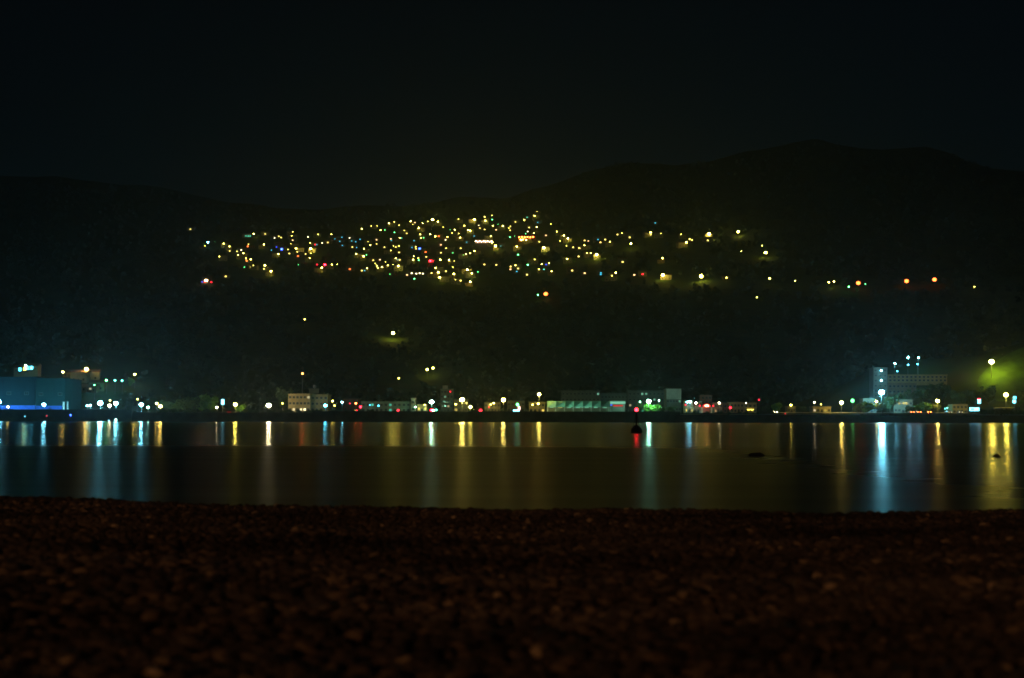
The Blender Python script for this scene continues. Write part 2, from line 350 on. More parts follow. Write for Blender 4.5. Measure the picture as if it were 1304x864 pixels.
building('kiosk', 'small yellow lit kiosk left of the white green quay lamp', 531.5, 543.5, 515.2, 781, 6, (.5, .42, .22), 1, 3, lit=((0, 0, ('a', 1.5)), (0, 2, ('y', 1.6))))
building('tower_block', 'dim narrow tower block with a roof hut behind the yellow quay lamp', 561, 577, 495.5, 850, 12, (.20, .20, .16), 5, 4, lit=((3, 1, ('G', .25)), (1, 2, ('w', .4))))
p = at(567, 495.6, 854); mb = MB(); mb.box(-1.4, 1.4, -1.2, 1.2, 0, 1.7); mb.box(-1.6, 1.6, -1.4, 1.4, 1.7, 1.9); o = mb.build('roof_hut', TRIM); o.location = p; tag(o, 'little concrete hut on the roof of the dim tower block', 'hut')
building('quay_house', 'dim two storey house right of the red traffic light', 617, 637, 512.5, 800, 9, (.30, .27, .17), 2, 5, lit=((1, 1, ('a', .8)),))
building('quay_house', 'dark flat roofed house between the kiosk and the strongest yellow lamp', 578.5, 596, 509, 815, 9, (.22, .21, .15), 2, 4, lit=((0, 0, ('a', .9)),))
building('quay_house', 'shadowed house behind the green sign on the quay', 646, 668, 510.5, 815, 9, (.2, .21, .17), 2, 5)
building('quay_house', 'yellow lit house front left of the market hall', 674, 694, 512, 796, 9, (.38, .33, .2), 2, 4, lit=((0, 3, ('a', 1.2)),))
building('apartment_slab', 'faint long apartment slab with roof boxes behind the market hall', 715, 764, 497.5, 880, 14, (.14, .15, .14), 4, 10, lit=((3, 9, ('G', .5)),))
building('apartment_slab', 'faint grey slab stepping down right of the market hall slab', 765, 800, 501, 890, 14, (.13, .15, .16), 3, 8)
building('apartment_slab', 'dark flats with a few lit windows behind the white green lamp', 800, 846, 497.5, 880, 14, (.13, .14, .13), 4, 9, lit=((3, 3, ('G', .5)), (3, 4, ('G', .4)), (2, 6, ('G', .5)), (1, 7, ('G', .8)), (1, 0, ('w', .5)), (0, 3, ('t', .6))))
# market hall with a folded sawtooth roof
p0 = at(697, 518.6, 772); p1 = at(776.5, 511, 772); L = p1.x - p0.x; zb, zt = p0.z - 4.6, p1.z - 4.6
t = thing('market_hall', (p0.x, 772, 4.6), 'open market hall with a pale teal folded sawtooth roof', 'market hall')
mb = MB(); n = 7; w = L / n
for k in range(n):
    x0, x1 = k * w, (k + 1) * w
    mb.add([(x0 + .02, 1.5, zb), (x1 - .02, -1.2, zb), (x1 - .02, -1.1, zt), (x0 + .02, 3.8, zt), (x0 + .02, 12, zt), (x1 - .02, 12, zt)], [(0, 1, 2), (0, 2, 3), (3, 2, 5, 4)])
    mb.add([(x1 - .02, -1.2, zb), (x1 - .02, 1.5, zb), (x1 - .02, 3.8, zt), (x1 - .02, -1.1, zt)], [(0, 1, 2, 3)])
mb.build('sawtooth_roof', mat('pale teal sheet', (.28, .55, .47), .6, 0, .12), t)
for k in range(8):
    mb = MB(); mb.box(-.22, .22, -.22, .22, 0, zb - .05); o = mb.build('post', mat('white render', (.7, .7, .68), .8), t); o.location = (k * w + (.3 if k == 0 else -.3), 2.2, 0)
mb = MB(); mb.box(0, L, 12, 12.4, 0, zb); mb.build('back_wall', wallmat((.3, .3, .24)), t)
for k in range(7):
    mb = MB(); mb.box(-1, 1, -.06, .06, -.05, .05); o = mb.build('tube_light', emit('G' if k != 1 else 'a', 2), t); o.location = (k * w + w / 2, 6, zb - .2)
for k in range(6):
    mb = MB(); mb.box(-.35, .35, -.12, .12, -.12, .2); o = mb.build('floodlight', emit('G', 100), t); o.location = (k * w - w * .2, -5, .3)  # added floodlights, unseen behind the seawall, to brighten the roof
for k in range(4):
    x, c = ((14.5 / 83.5 * L + 5), 'h') if k == 0 else (L * (.3 + .2 * k), 't')
    mb = MB(); mb.box(-1.6, 1.6, -.5, .5, 0, .9); mb.box(-1.75, 1.75, -.65, .65, .9, 1.0); o = mb.build('market_stall', wallmat((.45, .35, .2) if k == 0 else (.2, .45, .3))); o.location = (p0.x + x, 777.5, 4.62)
    tag(o, ['orange lit stall counter under the left of the sawtooth roof', 'green counter under the middle of the sawtooth roof', 'green counter right of the middle under the sawtooth roof', 'green counter near the right end under the sawtooth roof'][k], 'stall')
# lit box building
a = at(776.8, 510.3, 770); c = at(796.5, 510.3, 770); W = c.x - a.x
t = thing('shop_pavilion', ((a.x + c.x) / 2, 770, 4.6), 'small shop pavilion with a glowing white green fascia box', 'shop')
zf = at(786, 515.2, 770).z - 4.6; zt = a.z - 4.6
mb = MB(); mb.box(-W / 2, W / 2, 0, 7, zf, zt); mb.build('fascia_box', wallmat((.55, .62, .58)), t)
mb = MB(); mb.box(-W / 2 + .1, W / 2 - .1, -.12, -.01, zf + .15, zt - .5); mb.build('fascia_panel', emit('G', .55), t)
for x in (-W / 2 + .4, W / 2 - .6):
    mb = MB(); mb.box(x - .3, x + .3, 0, .6, 0, zf - .003); mb.build('pillar', wallmat((.7, .7, .7)), t)
mb = MB(); mb.box(-W / 2, W / 2, 6.5, 7, 0, zf - .003); mb.build('back_wall', wallmat((.3, .33, .32)), t)
mb = MB(); mb.box(-W / 2 + 1.6, W / 2 - 1.3, .25, .4, zf - 1.0, zf - .35); mb.build('neon_strip', emit('r', .8), t)
mb = MB(); mb.box(-W / 2 + .2, -W / 2 + 1.2, -.1, 0, zf - .55, zf - .2); mb.build('blue_light_strip', emit('b', 2.5), t)
# right of the market
t, W, h = building('grey_block', 'grey block with a blank pale upper panel, right of the white green lamp', 848.5, 867.5, 495.3, 815, 12, (.16, .17, .15), 3, 5, lit=((0, 1, ('w', .8)), (1, 4, ('G', .3))))
mb = MB(); mb.box(-W / 2 + .1, W / 2 - .1, -.35, -.23, h - 5.6, h - .1); mb.build('blank_panel', wallmat((.46, .48, .44)), t)
building('shop_house', 'yellow lit shop house under the pair of white lamps', 872.5, 883, 510.5, 786, 9, (.46, .36, .2), 2, 3, lit=((0, 0, ('a', 1.2)), (0, 2, ('a', .6))))
building('shop_house', 'narrow olive shop house left of the red gateway', 883.8, 891, 512, 788, 9, (.36, .31, .16), 2, 2)
building('brown_tower', 'dim reddish brown tower rising behind the red gateway', 893, 906.5, 503.2, 812, 9, (.24, .12, .09), 4, 3)
building('shop_house', 'dim brown shop house right of the red gateway', 909.5, 920, 513, 788, 9, (.36, .22, .14), 2, 3, lit=((0, 0, ('h', .5)),))
building('low_house', 'low brown house with a red light on its front', 921.5, 929.5, 513.5, 790, 9, (.26, .18, .12), 2, 2)
building('beige_house', 'long beige house front lit yellow at its right end', 930, 947, 512.4, 786, 10, (.42, .34, .2), 2, 4)
t, W, h = building('beige_house', 'beige house with three windows and a glowing yellow base strip', 947.4, 963.5, 513, 785, 10, (.45, .36, .2), 2, 3, door=False)
mb = MB(); mb.box(-1.6, 1.6, -.3, -.15, 1.9, 2.05); mb.build('strip_light', emit('y', 12), t)
# red gateway
p = at(900, 523, 779); t = thing('red_gateway', (p.x, 779, 4.6), 'gateway with pale pillars under a glowing red arched light', 'gateway')
for x in (-2.5, 2.4): mb = MB(); mb.box(x - .42, x + .42, -.4, .4, 0, 3.0); mb.box(x - .5, x + .5, -.5, .5, 3.0, 3.2); mb.build('pillar', wallmat((.62, .55, .42)), t)
mb = MB(); mb.box(-4.2, 4.2, -.3, .5, 3.205, 3.5); mb.build('lintel', wallmat((.3, .1, .08)), t)
mb = MB(); vs = []; N = 12
for k in range(N + 1):
    a = math.pi * k / N
    vs += [(1.9 * math.cos(a), -.2, 3.5 + 1.3 * math.sin(a)), (1.9 * math.cos(a), .3, 3.5 + 1.3 * math.sin(a))]
fs = [(2 * k, 2 * k + 1, 2 * k + 3, 2 * k + 2) for k in range(N)] + [tuple(2 * k for k in range(N + 1))[::-1], tuple(2 * k + 1 for k in range(N + 1))]
mb.add(vs, fs); mb.build('arch_light', emit('r', 5), t)
mb = MB(); mb.ball((0, -.45, 3.9), 1.0, .2, .42, 12, 6); mb.build('arch_lamp', emit('h', 22), t, True)
for x in (-3.6, 3.3): mb = MB(); mb.ball((x, -.5, 3.9), .35, .3, .35, 8, 6); mb.build('side_lamp', emit('r', 8), t, True)
mb = MB(); mb.box(-2.05, 1.95, 3, 3.3, 0, 3.2); mb.build('inner_wall', wallmat((.5, .2, .16)), t)
# right side houses
building('roadside_house', 'yellowish low house with a bright doorway beside the coast road', 1035, 1058, 518, 775, 8, (.42, .35, .2), 1, 5, lit=((0, 0, ('w', .8)), (0, 3, ('a', .6))))
building('roadside_house', 'small dim cottage behind the lamp left of the roadside house', 1003, 1013, 517.5, 775, 7, (.3, .25, .15), 1, 3)
building('roadside_house', 'grey cottage below the tall tower block, above the road', 1099, 1116, 507.5, 800, 8, (.22, .21, .16), 2, 4)
building('roadside_house', 'dim low house in front of the dark trees below the big building', 1138, 1162, 509, 800, 8, (.27, .25, .19), 2, 5, lit=((1, 1, ('a', .5)),))
building('roadside_house', 'small ochre house between the two yellow lamps on the right', 1213, 1232, 515, 790, 8, (.36, .29, .14), 2, 4)
building('stair_tower', 'tall grey stair tower carrying two white lamps on the right', 1112, 1130, 468, 845, 10, (.16, .15, .13), 8, 3, z0=float(H(200, 845)))
building('wide_building', 'wide beige upper storey of the big building among the trees', 1131, 1206, 477.2, 852, 14, (.40, .28, .13), 2, 14, z0=at(1160, 487, 852).z, door=False)
t, W, h = building('wide_building', 'brown lower wing of the big building with shaded balconies', 1131, 1167, 488, 850, 16, (.27, .17, .11), 4, 7, z0=float(H(207, 850)))
p = at(1279, 521, 775); t = thing('bus_shelter', (p.x, 775, 4.6), 'open roofed shelter under the yellow lamp near the right edge', 'shelter')
mb = MB(); mb.box(-5, 5, -1.5, 2.5, 3.1, 3.3); mb.build('roof', wallmat((.4, .36, .25)), t)
for x in (-4.6, 0, 4.6): mb = MB(); mb.box(x - .1, x + .1, -1.2, -1, 0, 3.1); mb.build('post', STEEL, t)
mb = MB(); mb.box(-4.8, 4.8, 2.2, 2.4, 0, 3.1); mb.build('back_wall', wallmat((.3, .28, .2)), t)

# ------------------------------------------------------------------ street lamps on the shore
LAMPM = {}
def lamp_meshes(r, hh, code, s):
    k = (r, round(hh, 1), code, s)
    if k not in LAMPM:
        a = MB(); a.tube((0, .7, -.5), (0, .7, hh + .15), .12, .07, 8); a.tube((0, .7, -.5), (0, .7, .6), .2, .18, 8)
        b = MB(); b.tube((0, .7, hh + .12), (0, .1, hh + r * 1.1 + .1), .05, .05, 6)
        c = MB(); c.ball((0, 0, hh + r * .95), r * 1.05, r * .9, r * .28, 12, 6)
        d = MB(); d.ball((0, 0, hh), r, r * .85, r * .8, 12, 8)
        LAMPM[k] = (a.mesh('pole', STEEL, True), b.mesh('arm', STEEL), c.mesh('lamp_head', DARK, True), d.mesh('bulb', emit(code, s), True))
    return LAMPM[k]
def lamp(px, py, Y0, code, s, r, label, group=None, name='street_lamp', z0=4.6):
    r *= 1.45 if s >= 50 else 1.12; s = round(s * (3.2 if code == 'C' else 2.3))
    p = at(px, py, Y0)
    if z0 is None: z0 = float(H(p.x, Y0))
    t = thing(name, (p.x, Y0, z0), label, 'lamp', group)
    for nm, me in zip(('pole', 'arm', 'lamp_head', 'bulb'), lamp_meshes(r, p.z - z0, code, s)): link(nm, me, t)
    return t
SH = [ # px, py, Y, colour, strength, radius, label
 (-1.5, 512, 770, 'C', 110, .62, 'cool white lamp cut by the left edge of the picture'),
 (10, 518.5, 764, 'a', 30, .38, 'small amber lamp in front of the blue warehouse, far left'),
 (56, 515.5, 768, 'C', 55, .55, 'bright cool white lamp in front of the teal warehouse block'),
 (111.3, 517, 768, 'C', 22, .35, 'left one of two close small white lamps before the biggest left lamp'),
 (115, 516.5, 768, 'C', 22, .35, 'right one of two close small white lamps before the biggest left lamp'),
 (127.6, 513.6, 768, 'C', 110, .8, 'biggest and brightest cool white lamp on the left shore'),
 (139.5, 516.7, 766, 'w', 45, .48, 'warm white lamp between the two biggest cool white lamps on the left'),
 (140.2, 510.3, 790, 'a', 12, .3, 'faint amber lamp just above the warm white lamp on the left shore'),
 (147.5, 514, 768, 'C', 70, .65, 'cool white lamp just right of the biggest one on the left shore'),
 (175.2, 508.6, 790, 'y', 12, .32, 'faint yellow lamp above the third big cool white lamp on the left'),
 (179.8, 515.6, 768, 'C', 75, .62, 'cool white lamp left of the two amber lamps on the left shore'),
 (188.4, 519, 765, 'G', 38, .45, 'greenish white low lamp between a cool white and an amber lamp'),
 (199.5, 514, 772, 'a', 35, .45, 'upper left one of two close amber lamps on the left shore'),
 (204.2, 517.8, 766, 'a', 60, .52, 'lower right one of two close amber lamps on the left shore'),
 (276, 519, 764, 'w', 32, .42, 'small warm white lamp beside the cyan sign'),
 (299.6, 515.4, 768, 'y', 75, .58, 'bright yellow lamp just right of the cyan sign'),
 (342.2, 516.3, 768, 'w', 110, .72, 'very bright warm white lamp by itself left of the pale office block'),
 (359.8, 514, 775, 'y', 9, .3, 'faint yellow lamp left of the pale office block'),
 (414.4, 516.7, 768, 'c', 45, .5, 'bright cyan lamp at the lit corner of the duller office block'),
 (423.6, 511, 775, 'y', 22, .36, 'small yellow lamp just right of the cyan lamp'),
 (426, 516.8, 770, 'y', 12, .3, 'tiny low yellow lamp right of the cyan lamp'),
 (435.6, 512.5, 772, 'C', 26, .38, 'small cool white lamp before the reddish shed'),
 (453.2, 514, 772, 'o', 18, .4, 'orange lamp on the right of the reddish shed'),
 (529, 518.6, 768, 'G', 15, .32, 'small green white lamp beside the kiosk'),
 (541, 515.8, 776, 'y', 10, .3, 'faint yellow lamp on the right of the kiosk'),
 (549.6, 512, 768, 'G', 85, .65, 'bright white green quay lamp above the red and green traffic lights'),
 (580.4, 515, 790, 'y', 14, .34, 'small yellow lamp left of the strongest yellow quay lamp'),
 (588.6, 509.3, 768, 'a', 110, .72, 'strongest yellow quay lamp near the middle of the far shore'),
 (599, 518.5, 764, 'y', 55, .48, 'lower yellow lamp right below the strongest yellow quay lamp'),
 (625, 515.4, 784, 'y', 10, .3, 'left one of two tiny yellow lamps on the dim quay house'),
 (628.6, 513.6, 784, 'y', 18, .34, 'right one of two tiny yellow lamps on the dim quay house'),
 (641, 509.6, 768, 'a', 80, .64, 'bright yellow lamp right of the dim quay house'),
 (678.2, 515.6, 780, 'y', 13, .32, 'tiny yellow lamp below and left of the lone high yellow lamp'),
 (685.4, 514.5, 776, 'y', 30, .36, 'small yellow lamp right below the lone high yellow lamp'),
 (686.6, 502.4, 772, 'a', 60, .52, 'lone high yellow lamp left of the sawtooth market roof'),
 (826, 511.4, 768, 'G', 120, .72, 'brightest white green lamp beside the green lit tree'),
 (815, 512, 790, 'G', 12, .3, 'tiny white lamp left of the brightest white green lamp'),
 (839.2, 510.2, 790, 'G', 12, .32, 'tiny greenish lamp right of the brightest white green lamp'),
 (875.3, 512.4, 776, 'C', 30, .36, 'left one of two close white lamps over the yellow shop house'),
 (878.6, 511.8, 776, 'C', 45, .4, 'right one of two close white lamps over the yellow shop house'),
 (886.2, 513.4, 776, 'w', 38, .38, 'warm white lamp left of the red gateway'),
 (916, 513.4, 776, 'w', 32, .36, 'warm white lamp right of the red gateway'),
 (950, 513.4, 779, 'w', 5, .3, 'dull white lamp over the beige house'),
 (1007.2, 516, 768, 'y', 34, .38, 'small yellow lamp before the small dim cottage'),
 (1037, 512.6, 780, 'w', 18, .32, 'tiny white lamp over the left end of the roadside house'),
 (1045.5, 515.2, 780, 'y', 6, .28, 'faint yellow lamp over the middle of the roadside house'),
 (1071.6, 513, 768, 'a', 75, .6, 'bright amber lamp right of the roadside house'),
 (1116, 511.5, 772, 'a', 36, .48, 'small amber lamp below the brightest white floodlight'),
 (1122.6, 500, 780, 'C', 190, .92, 'brightest white floodlight in front of the tall stair tower'),
 (1194, 511, 768, 'a', 75, .58, 'yellow lamp standing right of the green lit bushes'),
 (1281.2, 503, 772, 'y', 110, .68, 'bright yellow lamp over the roofed shelter near the right edge'),
]
for px, py, Y0, c, s, r, lab in SH: lamp(px, py, Y0, c, s * (1.7 if px < 190 and c == 'C' else 1.15), r, lab)
# lamps on slopes behind the shore
SL = [
 (1262.6, 461, 850, 'y', 80, .95, 'very bright yellow lamp above the green slope on the right'),
 (1277, 457.5, 870, 'c', 35, .42, 'left one of two cyan lamps beside the brightest yellow hill lamp'),
 (1289.6, 458, 870, 'c', 30, .4, 'right one of two cyan lamps near the right edge'),
 (80, 474, 985, 'a', 30, .6, 'amber lamp above the teal warehouse corner'),
 (110, 470.3, 1000, 'a', 50, .75, 'bright amber lamp highest over the hillside houses on the left'),
 (171.6, 477, 985, 'y', 40, .55, 'yellow lamp over the small green lit tree on the left hillside'),
 (135.4, 484.5, 975, 'g', 30, .48, 'brightest of the three small green lamps on the left hillside'),
 (146.4, 484.8, 975, 't', 16, .4, 'middle one of three small green lamps on the left hillside'),
 (155.4, 485, 975, 't', 14, .42, 'rightmost of three small green lamps on the left hillside'),
 (120.2, 490.6, 960, 'g', 12, .36, 'tiny green lamp over the orange lit house on the left hillside'),
 (1139.6, 463.4, 865, 'C', 40, .45, 'white lamp lowest left in the row above the big building'),
 (1156.4, 455.6, 870, 'C', 45, .46, 'white lamp in the middle of the row above the big building'),
 (1169.6, 456, 870, 'C', 36, .42, 'white lamp at the right end of the row above the big building'),
 (1142.6, 473, 868, 'c', 8, .32, 'faintest blue lamp under the row above the big building'),
 (1156.4, 465, 872, 'c', 14, .36, 'blue lamp below the middle white lamp above the big building'),
 (1168.6, 464, 872, 'c', 12, .36, 'blue lamp below the right white lamp above the big building')]
for px, py, Y0, c, s, r, lab in SL:
    if px < 300:
        p = on_hill(px, py, 9); Y0 = p.y
    lamp(px, py, Y0, c, s, r, lab, z0=None, name='hillside_lamp')
for px, py, s, lab in ((1122.4, 484.8, 40, 'lower of two white lamps fixed to the stair tower'), (1122.4, 472.2, 42, 'upper of two white lamps fixed to the stair tower')):
    p = at(px, py, 842.5); t = thing('wall_lamp', p, lab, 'lamp'); mb = MB(); mb.ball((0, 0, 0), .5, .45, .5, 10, 6); mb.build('bulb', emit('C', s), t, True)
    mb = MB(); mb.tube((0, .2, .3), (0, 2.4, .5), .06); mb.build('bracket', STEEL, t)

# mast with a red light
p = at(385.2, 476, 800); t = thing('mast', (p.x, 800, 4.6), 'thin tall mast topped by an orange red warning light', 'mast')
mb = MB(); mb.tube((0, 0, 0), (0, 0, p.z - 5), .28, .1, 8); mb.build('pole', STEEL, t)
mb = MB(); mb.ball((0, 0, p.z - 4.6), .5, .5, .5, 10, 6); mb.build('warning_light', emit('o', 40), t, True)

# traffic lights and small coloured beacons along the quay
def signal(px, py, Y0, codes, label, r=.3, s=20, name='traffic_light', cat='traffic light'):
    p = at(px, py, Y0); t = thing(name, (p.x, Y0, 4.6), label, cat); hh = p.z - 4.6
    mb = MB(); mb.tube((0, .2, -.3), (0, .2, hh + .2), .07); mb.build('pole', STEEL, t)
    n = len(codes); mb = MB(); mb.box(-r * 1.15, r * 1.15 + (n - 1) * r * 2.1, .02, .3, hh - r * 1.2, hh + r * 1.2); mb.build('housing', DARK, t)
    for i, c in enumerate(codes):
        mb = MB(); mb.ball((i * r * 2.1, 0, hh), r, r * .5, r, 10, 6); mb.build('lens', emit(c, s if c != 'w' else s * 2), t, True)
signal(549.2, 522.6, 762, ('r',), 'red light right under the bright white green quay lamp', .55, 45)
signal(551.8, 522.8, 763, ('w',), 'white light squeezed between the red and green lights', .4, 25)
signal(555.4, 522.4, 764, ('t',), 'green light beside the red one under the white green quay lamp', .45, 12)
signal(459, 518.4, 766, ('r',), 'larger high red light right of the reddish shed', .55, 22)
signal(452.4, 523.2, 764, ('y', 'r'), 'low yellow and red pair of lights by the reddish shed', .38, 12)
signal(472.2, 523.2, 764, ('r',), 'low red light under the left end of the long terrace', .42, 12)
signal(507, 522.8, 764, ('r',), 'low red light under the right part of the long terrace', .5, 12)
signal(612, 523, 762, ('r',), 'round red light on the seawall left of the dim quay house', .7, 9)
signal(622.6, 519, 780, ('r',), 'tiny red light on the wall of the dim quay house', .3, 5)
signal(573.4, 499, 846, ('r',), 'tiny red light high on the dim tower block', .35, 6)
signal(445.6, 514, 795, ('r',), 'dull red light on the reddish shed', .35, 3)
signal(471, 516, 778, ('c',), 'dull blue light on the left end of the long terrace', .35, 4)
signal(482, 517, 778, ('c',), 'brighter cyan light on the front of the long terrace', .42, 8)
signal(873, 515.8, 780, ('r',), 'small red light on the left edge of the yellow shop house', .4, 5)
signal(930, 519.4, 778, ('r',), 'red light between the low brown and the long beige house', .55, 14)
signal(966.6, 509.4, 800, ('r',), 'tiny red light above the right end of the beige houses', .35, 8)
signal(659, 515.4, 772, ('g',), 'large green light above the white sign on the quay', .75, 9)
signal(1085.6, 510.6, 775, ('g',), 'large green light between the amber lamps on the right', .9, 8)
signal(1203.4, 520.6, 765, ('t',), 'left one of two tiny teal lights near the coast road', .28, 8)
signal(1206.2, 519.8, 765, ('t',), 'right one of two tiny teal lights near the coast road', .3, 14)
signal(1000, 527.2, 745.4, ('r',), 'tiny red reflector lamp at the left end of the pale rail', .2, 6, 'marker_post', 'marker')
# illuminated signs
def sign(px0, px1, y0, y1, Y0, code, s, label, extra=None):
    a = at(px0, y0, Y0); c = at(px1, y1, Y0); W = c.x - a.x; Hh = a.z - c.z; t = thing('lit_sign', ((a.x + c.x) / 2, Y0, 4.6), label, 'sign'); zb = c.z - 4.6
    mb = MB(); mb.box(-W / 2 - .1, W / 2 + .1, .01, .35, zb - .1, zb + Hh + .1); mb.build('casing', DARK, t)
    mb = MB(); mb.box(-W / 2, W / 2, -.04, .005, zb, zb + Hh); mb.build('panel', emit(code, s), t)
    if zb > .2: mb = MB(); mb.tube((0, .2, -.3), (0, .2, zb - .1), .12); mb.build('pole', STEEL, t)
    if extra:
        c2, s2, fx0, fx1, fz0, fz1 = extra; mb = MB(); mb.box(-W / 2 + W * fx0, -W / 2 + W * fx1, -.12, -.05, zb + Hh * fz0, zb + Hh * fz1); mb.build('panel_accent', emit(c2, s2), t)
sign(281.8, 285.4, 508.8, 515.6, 768, 'C', 6, 'upright cyan white sign left of the bright yellow lamp')
sign(653.6, 661.4, 522, 524, 764, 'C', 8, 'long low white sign glowing on the seawall below the green light')
sign(659.6, 662.6, 517.8, 522, 765, 'p', 4, 'upright pink white sign at the right end of the low white sign')
sign(1234.6, 1247, 519.2, 523.6, 764, 'C', 5, 'wide white lit sign left of the roadside shelter', ('b', 3, .15, .45, .3, .7))
sign(1244.8, 1249, 508.4, 514.2, 766, 'C', 5, 'upright blue white sign with a red top', ('r', 6, .1, .9, .85, 1.15))
sign(1290.4, 1294, 505, 508.6, 768, 'c', 6, 'upper blue white sign right of the yellow lamp at the right edge')
sign(1289.6, 1293.6, 509.6, 513.6, 768, 'C', 5, 'lower blue white sign right of the yellow lamp at the right edge')
sign(289, 297, 524.2, 526.6, 749, 'r', .25, 'dull red banner low on the bank under the bright yellow lamp')
# low lights by the water on the left
def jetty(px, py, Y0, code, s, r, label):
    p = at(px, py, Y0); t = thing('mooring_post', (p.x, Y0, 0), label, 'mooring post')
    mb = MB(); mb.tube((0, .1, -1), (0, .1, p.z), .16, .13, 8); mb.build('post', BARK, t)
    mb = MB(); mb.ball((0, -.1, p.z + r * .5), r, r, r, 8, 6); mb.build('lamp', emit(code, s), t, True)
jetty(31.8, 531, 733, 'C', 1.5, .4, 'mooring post with a pale cyan lamp, leftmost at the water')
jetty(59.6, 530.4, 735, 'r', .6, .45, 'mooring post with a dull red lamp below the teal warehouse')
jetty(90, 529.4, 735, 'b', 14, .38, 'mooring post with a blue lamp right of the teal warehouse')
jetty(138.6, 536.2, 700, 'C', 6, .3, 'mooring post with a tiny white lamp at the waterline')
jetty(147.6, 535.4, 700, 'G', 24, .38, 'mooring post with a brighter white lamp at the waterline')

# ------------------------------------------------------------------ cars on the coast road
CARP = mat('car paint', (.12, .12, .13), .3, .3, .05, .6, .5); TYRE = mat('tyre rubber', (.02, .02, .02), .9); RIM = mat('wheel rim', (.5, .5, .5), .35, .8)
def car(px, Y0, rz, label, rear=True, s=20):
    p = at(px, 526, Y0); t = thing('car', (p.x, Y0, 4.62), label, 'car', None, rz)
    prof = [(-2.15, .35), (-2.2, .75), (-1.95, .92), (-1.0, .98), (-.45, 1.42), (.9, 1.45), (1.7, 1.0), (2.1, .9), (2.15, .35)]
    mb = MB(); n = len(prof); vs = []
    for sx in (-.85, .85):
        for (y, z) in prof: vs.append((sx * (.86 if z > 1.2 else 1), y, z))
    mb.add(vs, [tuple(range(n)), tuple(reversed(range(n, 2 * n)))] + [(i, n + i, n + (i + 1) % n, (i + 1) % n) for i in range(n)]); mb.build('body', CARP, t)
    mb = MB(); mb.add([(-.68, 1.02, 1.43), (.68, 1.02, 1.43), (.78, 1.68, 1.06), (-.78, 1.68, 1.06)], [(0, 1, 2, 3)]); mb.add([(-.68, -.52, 1.42), (.68, -.52, 1.42), (.78, -1.0, 1.02), (-.78, -1.0, 1.02)], [(3, 2, 1, 0)])
    o = mb.build('windscreens', GLASS, t); o.location.z = .012
    for sx in (-.8, .8):
        for y in (-1.35, 1.3):
            mb = MB(); mb.tube((sx - .1, y, .32), (sx + .1, y, .32), .32, .32, 14); w = mb.build('wheel', TYRE, t)
            mb = MB(); q = .102 if sx > 0 else -.102; mb.tube((sx + q, y, .32), (sx + q * 1.1, y, .32), .19, .19, 12); mb.build('rim', RIM, w)
    for sx in (-.66, .66):
        mb = MB(); mb.ball((sx, -2.2, .74), .17, .06, .12, 8, 6); mb.build('tail_light', emit('o', s if rear else .2), t, True)
        mb = MB(); mb.ball((sx, 2.14, .72), .17, .06, .13, 8, 6); mb.build('headlight', emit('w', .2 if rear else s), t, True)
car(1160.8, 749.5, 0, 'car with lit red tail lights, leftmost on the coast road at right', True, 60)
car(1169.2, 749.5, 0, 'car with lit red tail lights right beside the leftmost one', True, 60)
car(1183, 749.5, R(-8), 'car with brighter tail lights standing apart, left of the yellow lamp', True, 80)
car(988, 749.5, R(168), 'car with white headlights on at the left end of the pale rail', False, 60)
car(1222, 750, R(180), 'car facing the water left of the wide white sign', False, 4)
car(1207, 749.5, R(195), 'car with dim warm headlights right of the yellow lamp', False, 3)

# ------------------------------------------------------------------ trees
def crown_mesh(name, w, h, nfac, m, size, flat=.8, seed=0):
    rg = np.random.default_rng(seed); V = []; Fc = []
    lob = [(rg.normal(0, .30) * w, rg.normal(0, .30) * w, rg.uniform(.25, .8) * h, rg.uniform(.22, .42)) for _ in range(11)]
    c = 0
    for i in range(nfac):
        lx, ly, lz, lr = lob[rg.integers(len(lob))]
        d = rg.normal(0, 1, 3); d /= np.linalg.norm(d); rr = rg.uniform(.45, 1.05) ** .6
        p = np.array([lx, ly, lz]) + d * rr * np.array([lr * w, lr * w, lr * h * flat])
        s = size * rg.uniform(.5, 1.3); a = rg.normal(0, 1, 3); a /= np.linalg.norm(a); b = np.cross(a, rg.normal(0, 1, 3)); b /= np.linalg.norm(b)
        V += [p - a * s, p + b * s * .6, p + a * s, p - b * s * .6]; Fc.append((c, c + 1, c + 2, c + 3)); c += 4
    return fast_mesh(name, np.array(V), np.array(Fc), m, False)
def trunk_mesh(h, r):
    mb = MB(); q = Vector((0, 0, -.6)); 
    for k in range(3):
        p = Vector((random.uniform(-.12, .12) * h * .3, random.uniform(-.1, .1) * h * .3, h * (k + 1) / 4)); mb.tube(q, p, r * (1 - k * .25), r * (1 - (k + 1) * .25), 7); q = p
    for k in range(5):
        a = k * 1.3; z = h * (.35 + .07 * k); mb.tube((0, 0, z), (math.cos(a) * h * .28, math.sin(a) * h * .28, z + h * .25), r * .4, r * .12, 5)
    return mb.mesh('trunk', BARK, True)
CR = [(crown_mesh('crown', 3.2, 6.5, 900, LEAF[k % 3], .42, seed=20 + k), trunk_mesh(5, .25)) for k in range(5)]
SB = [crown_mesh('foliage', 2.4, 2.6, 500, LEAF[k % 3], .34, .9, seed=40 + k) for k in range(4)]
CR += [(crown_mesh('crown', 3.4, 6.2, 1100, LIT_LEAF, .6, seed=31), CR[0][1]), (crown_mesh('crown', 3.6, 5.6, 1100, LIT_LEAF, .6, seed=32), CR[1][1])]
def tree(p, sc, k, label, group=None, wide=1.):
    t = thing('tree', p, label, 'tree', group, random.uniform(0, 6.28)); t.scale = (sc * wide, sc * wide, sc)
    c = link('crown', CR[k][0], t, (0, 0, 1.2)); link('trunk', CR[k][1], t)
